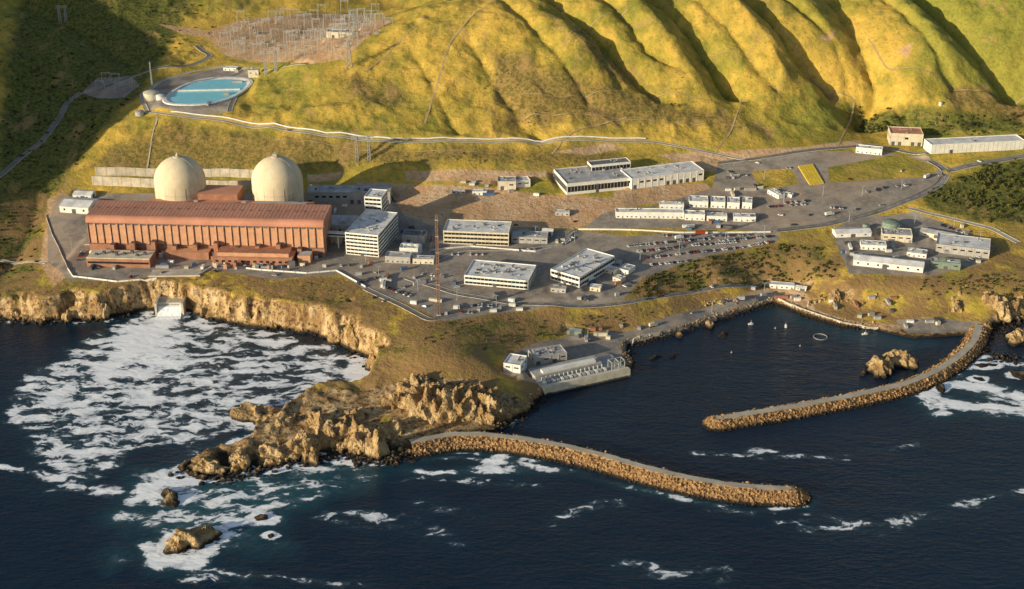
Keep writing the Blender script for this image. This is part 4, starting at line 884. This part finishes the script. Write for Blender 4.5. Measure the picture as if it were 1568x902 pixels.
# ------------------------------------------------------------ vegetation
def shrubs(polys):
    Vs=[]
    for pl,n,(s0,s1) in polys:
        w=[hit(*p)[:2] for p in pl]; a=np.array(w); c=0;g=0
        while c<n and g<n*12:
            g+=1; x=rng.uniform(a[:,0].min(),a[:,0].max()); y=rng.uniform(a[:,1].min(),a[:,1].max())
            if not inside(np.array([x]),np.array([y]),w)[0]: continue
            if vnoise(np.array(x/14.),np.array(y/14.),88)<.45 and rng.random()<.8: continue
            i=min(np.searchsorted(gx,x),len(gx)-1); j=min(np.searchsorted(gy,y),len(gy)-1)
            if A_s[i,j]>-1: continue
            z=float(hgt(x,y)); 
            if z<2.5: continue
            c+=1; r=rng.uniform(s0,s1); m=26 if r<3 else 60
            th=rng.normal(size=(m,3)); th/=np.linalg.norm(th,axis=1)[:,None]; rad=rng.uniform(.45,1.0,(m,1))*r*(.8+.4*np.sin(th[:,:1]*3+x)); ctr=th*rad*np.array([1,1,.6])+np.array([x,y,z+r*.3])
            u=rng.normal(size=(m,3)); u/=np.linalg.norm(u,axis=1)[:,None]; v=np.cross(u,th+.01); v/=np.linalg.norm(v,axis=1)[:,None]+1e-6; sz=rng.uniform(.22,.42,(m,1))*min(r,3.5)
            Vs.append(np.stack([ctr-u*sz-v*sz,ctr+u*sz-v*sz*.7,ctr+u*sz*.8+v*sz,ctr-u*sz*.7+v*sz],1).reshape(-1,3))
    V=np.concatenate(Vs); npmesh('coastal_shrubs',V,np.arange(len(V)).reshape(-1,4),[M['leaf']])
shrubs([([(880,458),(1000,408),(1190,374),(1260,380),(1290,425),(1230,432),(1100,436),(990,460)],420,(.9,2.1)),([(640,500),(760,488),(860,485),(1000,478),(960,500),(820,515),(740,540),(650,530)],110,(.6,1.4)),
([(-40,60),(200,110),(215,145),(130,240),(90,290),(68,330),(60,420),(-40,440)],330,(.9,2.4)),([(-40,0),(300,0),(340,40),(230,100),(0,60)],90,(.9,2.2)),([(740,90),(800,120),(860,200),(780,190),(740,140)],70,(.5,1.1)),
([(1400,290),(1568,240),(1600,345),(1500,340)],240,(.9,2.4)),([(1310,150),(1370,165),(1380,200),(1330,205)],70,(1.2,3)),([(1420,185),(1568,175),(1568,205),(1430,210)],70,(.9,2.2)),([(1420,420),(1568,420),(1568,460),(1400,460)],130,(.6,1.7)),
([(1000,130),(1300,120),(1300,200),(1050,200)],60,(.4,1.0)),([(100,425),(520,430),(560,490),(300,445),(60,455)],90,(.4,1.0)),([(1490,250),(1568,250),(1568,330),(1500,320)],110,(1.5,3.2)),([(480,240),(900,240),(900,262),(500,262)],60,(.4,1.1))])
def tree(x,y,h):
    z=float(hgt(x,y)); mb=MB(); mb.lathe(0,0,[(.4,-1),(.3,h*.4),(.12,h*.85)],7,1)
    for i in range(7):
        a=random.uniform(0,6.3); b=(math.cos(a)*h*.28,math.sin(a)*h*.28,h*random.uniform(.5,.85)); mb.beam((0,0,h*.35+i*h*.05),b,.1,1)
        for k in range(26):
            c=Vector(b)+Vector((random.gauss(0,1),random.gauss(0,1),random.gauss(0,.8)))*h*.1; u=Vector((random.gauss(0,1),random.gauss(0,1),random.gauss(0,1))).normalized()*h*.045; v=u.cross(Vector((random.gauss(0,1),random.gauss(0,1),1))).normalized()*h*.045
            mb.poly([c-u-v,c+u-v*.7,c+u*.7+v,c-u+v*.8],0)
    mb.obj('cypress_tree',[M['leaf'],M['bark']],(x,y,z))
for p in [(1318,178),(1335,188),(1352,192),(1372,186),(1300,175),(60,110),(90,95),(140,100),(30,300),(20,340),(45,360),(1540,300),(1555,290),(1525,285),(1548,320),(1560,310),(1030,166),(1568,180),(1550,182),(250,60),(225,70),(70,190),(140,60),(1480,195),(1450,198)]:
    q=hit(*p); tree(q[0],q[1],random.uniform(5,9))
# ------------------------------------------------------------ terrain mesh
nx,ny=X.shape
idx=np.arange(nx*ny).reshape(nx,ny)
Fq=np.stack([idx[:-1,:-1],idx[1:,:-1],idx[1:,1:],idx[:-1,1:]],-1).reshape(-1,4)
one=np.ones(X.size)
cl=lambda a: np.clip(.5+a.ravel()/60,0,1)
m1=np.stack([cl(A_s),cl(D_s),cl(L_s),one],1)
m2=np.stack([ROCK.ravel(),cl(S_s),cl(F_s),one],1)
npmesh('terrain_ground',np.stack([X.ravel(),Y.ravel(),Z.ravel()],1),Fq,[M['terr']],True,None,{'m1':m1,'m2':m2})
# ------------------------------------------------------------ ocean
wx=axis(-440,470,2.4,-9000,9000); wy=axis(700,1160,2.4,-9000,9000)
WX,WY=np.meshgrid(wx,wy,indexing='ij')
Fm=np.zeros(WX.shape); Sh=np.zeros(WX.shape)
i0,i1=np.searchsorted(wx,[-470,500]); j0,j1=np.searchsorted(wy,[690,1200]); sx=WX[i0:i1,j0:j1]; sy=WY[i0:i1,j0:j1]
nz=fbm(sx,sy,55,5,5)
def pp(l): return [P(a,b,0)[:2] for a,b in l]
def acc(k,d,sh,ks=None):
    Fm[i0:i1,j0:j1]=np.maximum(Fm[i0:i1,j0:j1],k*d); Sh[i0:i1,j0:j1]=np.maximum(Sh[i0:i1,j0:j1],(k if ks is None else ks)*sh)
def fpoly(l,d,soft=25,sh=0,amp=34):
    s=sdf(sx,sy,pp(l)); k=smooth(s+nz*amp,-soft*.4,soft); acc(k,d,sh,smooth(s+nz*amp,-25,25))
def fline(l,d,w,sh=0,wob=8):
    s=seg_dist(sx,sy,pp(l))+nz*wob; k=np.exp(-(np.maximum(s,0)/w)**2); acc(k,d,sh,np.exp(-(np.maximum(s,0)/(w*2))**2))
fpoly([(240,470),(285,472),(400,500),(500,510),(575,545),(575,590),(520,605),(440,625),(380,660),(330,690),(280,700),(210,700),(150,750),(90,750),(40,700),(20,660),(5,610),(60,570),(120,535),(150,500),(200,475)],.60,18,.12)
fpoly([(235,470),(290,475),(340,510),(330,570),(250,600),(120,625),(50,625),(90,560),(150,515),(180,485)],.82,40,.15)
fpoly([(238,470),(288,474),(305,500),(280,545),(180,575),(100,580),(165,500)],1.35,50,.15,20)
fpoly([(530,535),(572,550),(574,588),(540,596),(515,575)],1.05,10,.1,10)
fpoly([(190,735),(290,728),(400,735),(480,715),(540,715),(500,750),(450,770),(420,830),(350,860),(260,860),(215,800)],.52,22,.5,45)
fpoly([(200,712),(275,712),(320,735),(250,765),(195,770)],.9,14,.4,25)
fline([(0,715),(60,722),(120,745),(180,755)],.66,6); fline([(222,835),(240,860),(300,864)],1.1,5,.4); fline([(330,812),(360,800),(420,795)],1.0,5,.5)
fline([(185,790),(260,800),(330,790),(400,775),(470,765)],.74,7,.4)
fline([(590,712),(570,712),(500,704),(420,722),(350,738),(290,738)],1.1,5,.4); fline([(275,715),(330,688),(385,670),(430,645),(455,615),(520,600)],.95,4,.3)
for l,d,w in [([(480,702),(560,716),(660,724),(800,717),(900,724)],.66,4.5),([(540,735),(700,735),(850,742)],.46,5),([(600,708),(700,700),(820,712),(930,738),(1050,765),(1150,785),(1235,775),(1245,755)],.60,3),([(810,712),(860,718),(960,732)],1.05,2.2),
 ([(1070,695),(1180,702),(1290,698),(1400,680)],.50,3),([(1150,690),(1300,705)],.44,3),([(1400,590),(1430,612),(1480,622),(1568,632)],1.0,7),([(1450,585),(1520,600),(1568,612)],.8,10),([(1410,600),(1440,630)],.8,6),([(850,800),(880,775),(960,765)],.44,6),([(650,770),(740,790)],.40,7),
 ([(1200,800),(1350,810),(1480,770),(1568,755)],.45,7),([(1080,780),(1230,790)],.46,5),([(300,880),(420,885),(560,895)],.54,6),([(0,490),(110,492),(160,490)],.6,5),([(1230,750),(1242,762),(1225,774),(1150,783)],1.1,3),([(1395,600),(1420,590),(1450,575),(1500,545),(1560,560)],.7,7),([(960,870),(1100,880)],.38,8),([(640,694),(700,694),(760,697),(830,708)],.6,2.5),([(500,790),(620,800),(700,830)],.38,8)]:
    fline(l,d,w,.25 if d>.55 else .05)
for (x,y,rx,ry,z0) in RK:
    if z0>0 or y>1080 : continue
    if 350>x>60 and y>930: continue
    dd=np.hypot((sx-x)/(rx*1.1),(sy-y)/(ry*1.3))+nz*.3; k=np.exp(-np.maximum(dd-1,0)**2/.12); acc(k,.92,.3)
fline([(1200,480),(1290,505),(1400,525)],0,10,.2)
idx=np.arange(WX.size).reshape(WX.shape)
Fq=np.stack([idx[:-1,:-1],idx[1:,:-1],idx[1:,1:],idx[:-1,1:]],-1).reshape(-1,4)
wz=np.zeros(WX.shape)+.12*fbm(WX,WY,30,2,8)
npmesh('ocean_water',np.stack([WX.ravel(),WY.ravel(),wz.ravel()],1),Fq,[M['water']],True,None,{'foam':np.stack([Fm.ravel(),Sh.ravel(),Fm.ravel()*0,np.ones(Fm.size)],1)})
# ------------------------------------------------------------ light, sky, camera
w=bpy.data.worlds.new('World'); sc.world=w; w.use_nodes=True; nt=w.node_tree; bg=nt.nodes['Background']
sky=nt.nodes.new('ShaderNodeTexSky'); sky.sky_type='NISHITA'; sky.sun_disc=False; sky.sun_elevation=math.radians(SUN_EL); sky.sun_rotation=math.atan2(-LX,-LY)%(2*math.pi)
nt.links.new(sky.outputs[0],bg.inputs[0]); bg.inputs[1].default_value=.125
ld=bpy.data.lights.new('sun','SUN'); ld.energy=5.0; ld.angle=math.radians(.5); ld.color=(1,.88,.64); lo=bpy.data.objects.new('sun',ld); sc.collection.objects.link(lo)
e=math.radians(SUN_EL); n_=math.hypot(LX,LY); lo.rotation_euler=Vector((LX/n_*math.cos(e),LY/n_*math.cos(e),-math.sin(e))).to_track_quat('-Z','Y').to_euler()
cd=bpy.data.cameras.new('camera'); cd.sensor_width=36; cd.lens=36*F/1568; cd.clip_start=5; cd.clip_end=20000; co=bpy.data.objects.new('camera',cd); sc.collection.objects.link(co)
co.location=(0,0,H); co.rotation_euler=(math.pi/2-PIT,0,0); sc.camera=co
sc.view_settings.view_transform='Standard'; sc.view_settings.look='None'; sc.view_settings.exposure=0
